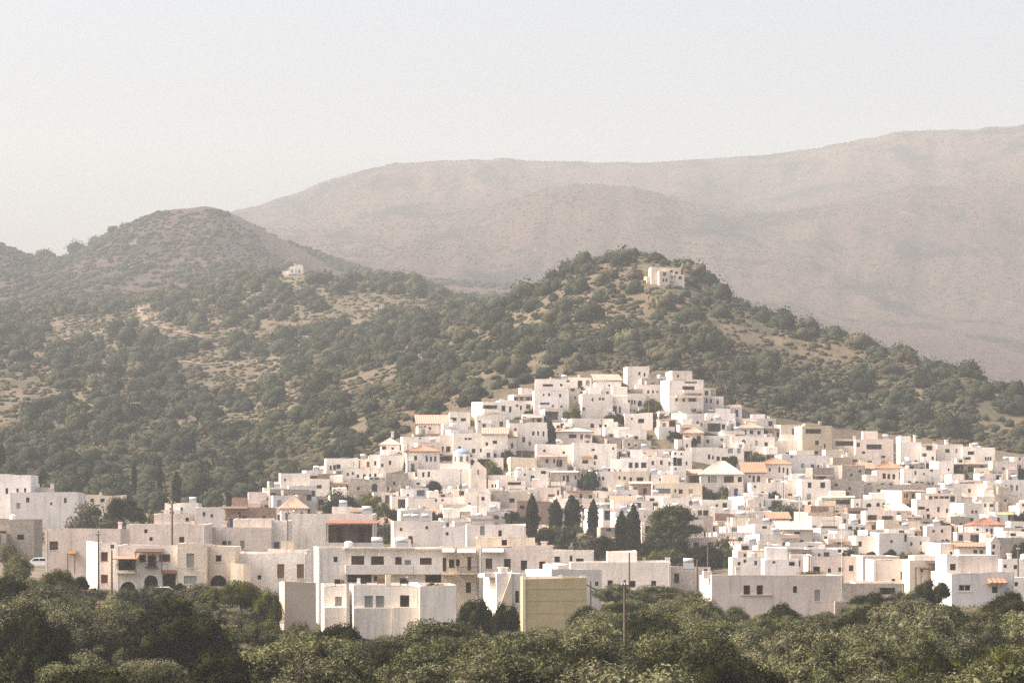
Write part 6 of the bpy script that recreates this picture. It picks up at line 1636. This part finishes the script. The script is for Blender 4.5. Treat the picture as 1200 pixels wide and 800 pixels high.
def car(x, yb, D, label, rz, m='car', k=1.0, dz=None):
    s = D / F; X = (x - 600) * s; z = gz(X, D) if dz is None else dz
    r = thing('parked_car', label, 'car', (X, D, z), rz, 'parked cars')
    pr = [(-2.1, .35), (-2.15, .75), (-2.0, .95), (-1.35, 1.02), (-.75, 1.5), (.9, 1.54), (1.7, 1.05), (2.1, .95), (2.15, .5), (2.1, .35)]
    b = MB(); n = len(pr); wd = .84
    ring = lambda y, q: [(a, y, c if c < 1.1 else c) for a, c in pr] if q else [(a * .985, y, .35 + (c - .35) * .97) for a, c in pr]
    rows = [ring(-wd, 0), ring(-wd * .86, 1), ring(wd * .86, 1), ring(wd, 0)]
    b.add([p for rr_ in rows for p in rr_], [(j * n + i, j * n + (i + 1) % n, (j + 1) * n + (i + 1) % n, (j + 1) * n + i) for j in range(3) for i in range(n)] + [tuple(range(n)), tuple(range(3 * n, 4 * n))[::-1]])
    body = b.ob('body', M[m], r, smooth=False)
    for sy in (-1, 1):
        b = MB(); y = sy * (wd + .004)
        for q in ([(-1.15, 1.02), (-.05, 1.02), (-.05, 1.42), (-.72, 1.42)], [(.03, 1.02), (1.45, 1.02), (.86, 1.43), (.03, 1.43)]):
            b.add([(a, y, c) for a, c in q], [(0, 1, 2, 3) if sy < 0 else (3, 2, 1, 0)])
        b.ob('side_window', M['pane'], r)
        for wx in (-1.3, 1.3):
            b = MB(); b.bar((wx, sy * (wd - .16), .33), (wx, sy * (wd + .03), .33), .33, n=14); t = b.ob('wheel', M['rubber'], r)
            b = MB(); b.bar((wx, sy * (wd + .031), .33), (wx, sy * (wd + .045), .33), .2, n=10); b.ob('rim', M['metal'], t)
    for a, c, nm in ((((-1.37, 1.04), (-.77, 1.48)), -.03, 'windscreen'), (((1.68, 1.08), (.93, 1.52)), .03, 'rear_window')):
        b = MB(); (x0, z0_), (x1, z1_) = a; b.add([(x0 + c, -.68, z0_ + .02), (x0 + c, .68, z0_ + .02), (x1 + c, .64, z1_ + .01), (x1 + c, -.64, z1_ + .01)], [(0, 1, 2, 3)]); b.ob(nm, M['pane'], r)
    for sy in (-.6, .6):
        b = MB(); b.box(-2.17, -2.1, sy - .17, sy + .17, .68, .82); b.ob('headlight', M['white'], r)
    return r
car(189, 697, 338, 'silver car parked under the dark arches of the white house', 0.1, 'cars', dz=(HY - 702.5) * 338 / F)
car(47, 663, at(47, 665, 340), 'white car parked beside the long pinkish house', 0.0, 'car')
car(26, 637, at(26, 641, 380), 'grey-white car parked by the grey stone house', 0.2, 'cars')
car(49, 611, at(49, 613, 400), 'white car parked below the long bluish white wing', 0.1, 'car')
car(64, 611, at(64, 612, 400), 'dark-windowed silver car at the end of the roadside row', -.1, 'cars')

# ------------------------------------------------------------------ the air
HZ = 0.000175
b = MB(); b.box(-2600, 2600, -130, 4760, float(Z.min()) - 1.5, float(Z.max()) + 12)
hm = bpy.data.materials.new('haze_air'); hm.use_nodes = True
t = hm.node_tree; t.nodes.remove(t.nodes['Principled BSDF'])
pv = t.nodes.new('ShaderNodeVolumePrincipled')
pv.inputs['Color'].default_value = (0.72, 0.745, 0.755, 1)
pv.inputs['Density'].default_value = HZ
pv.inputs['Anisotropy'].default_value = 0.0
t.links.new(pv.outputs[0], t.nodes['Material Output'].inputs['Volume'])
hz = b.ob('haze', hm)
tag(hz, 'pale summer haze filling the valley air', kind='stuff')
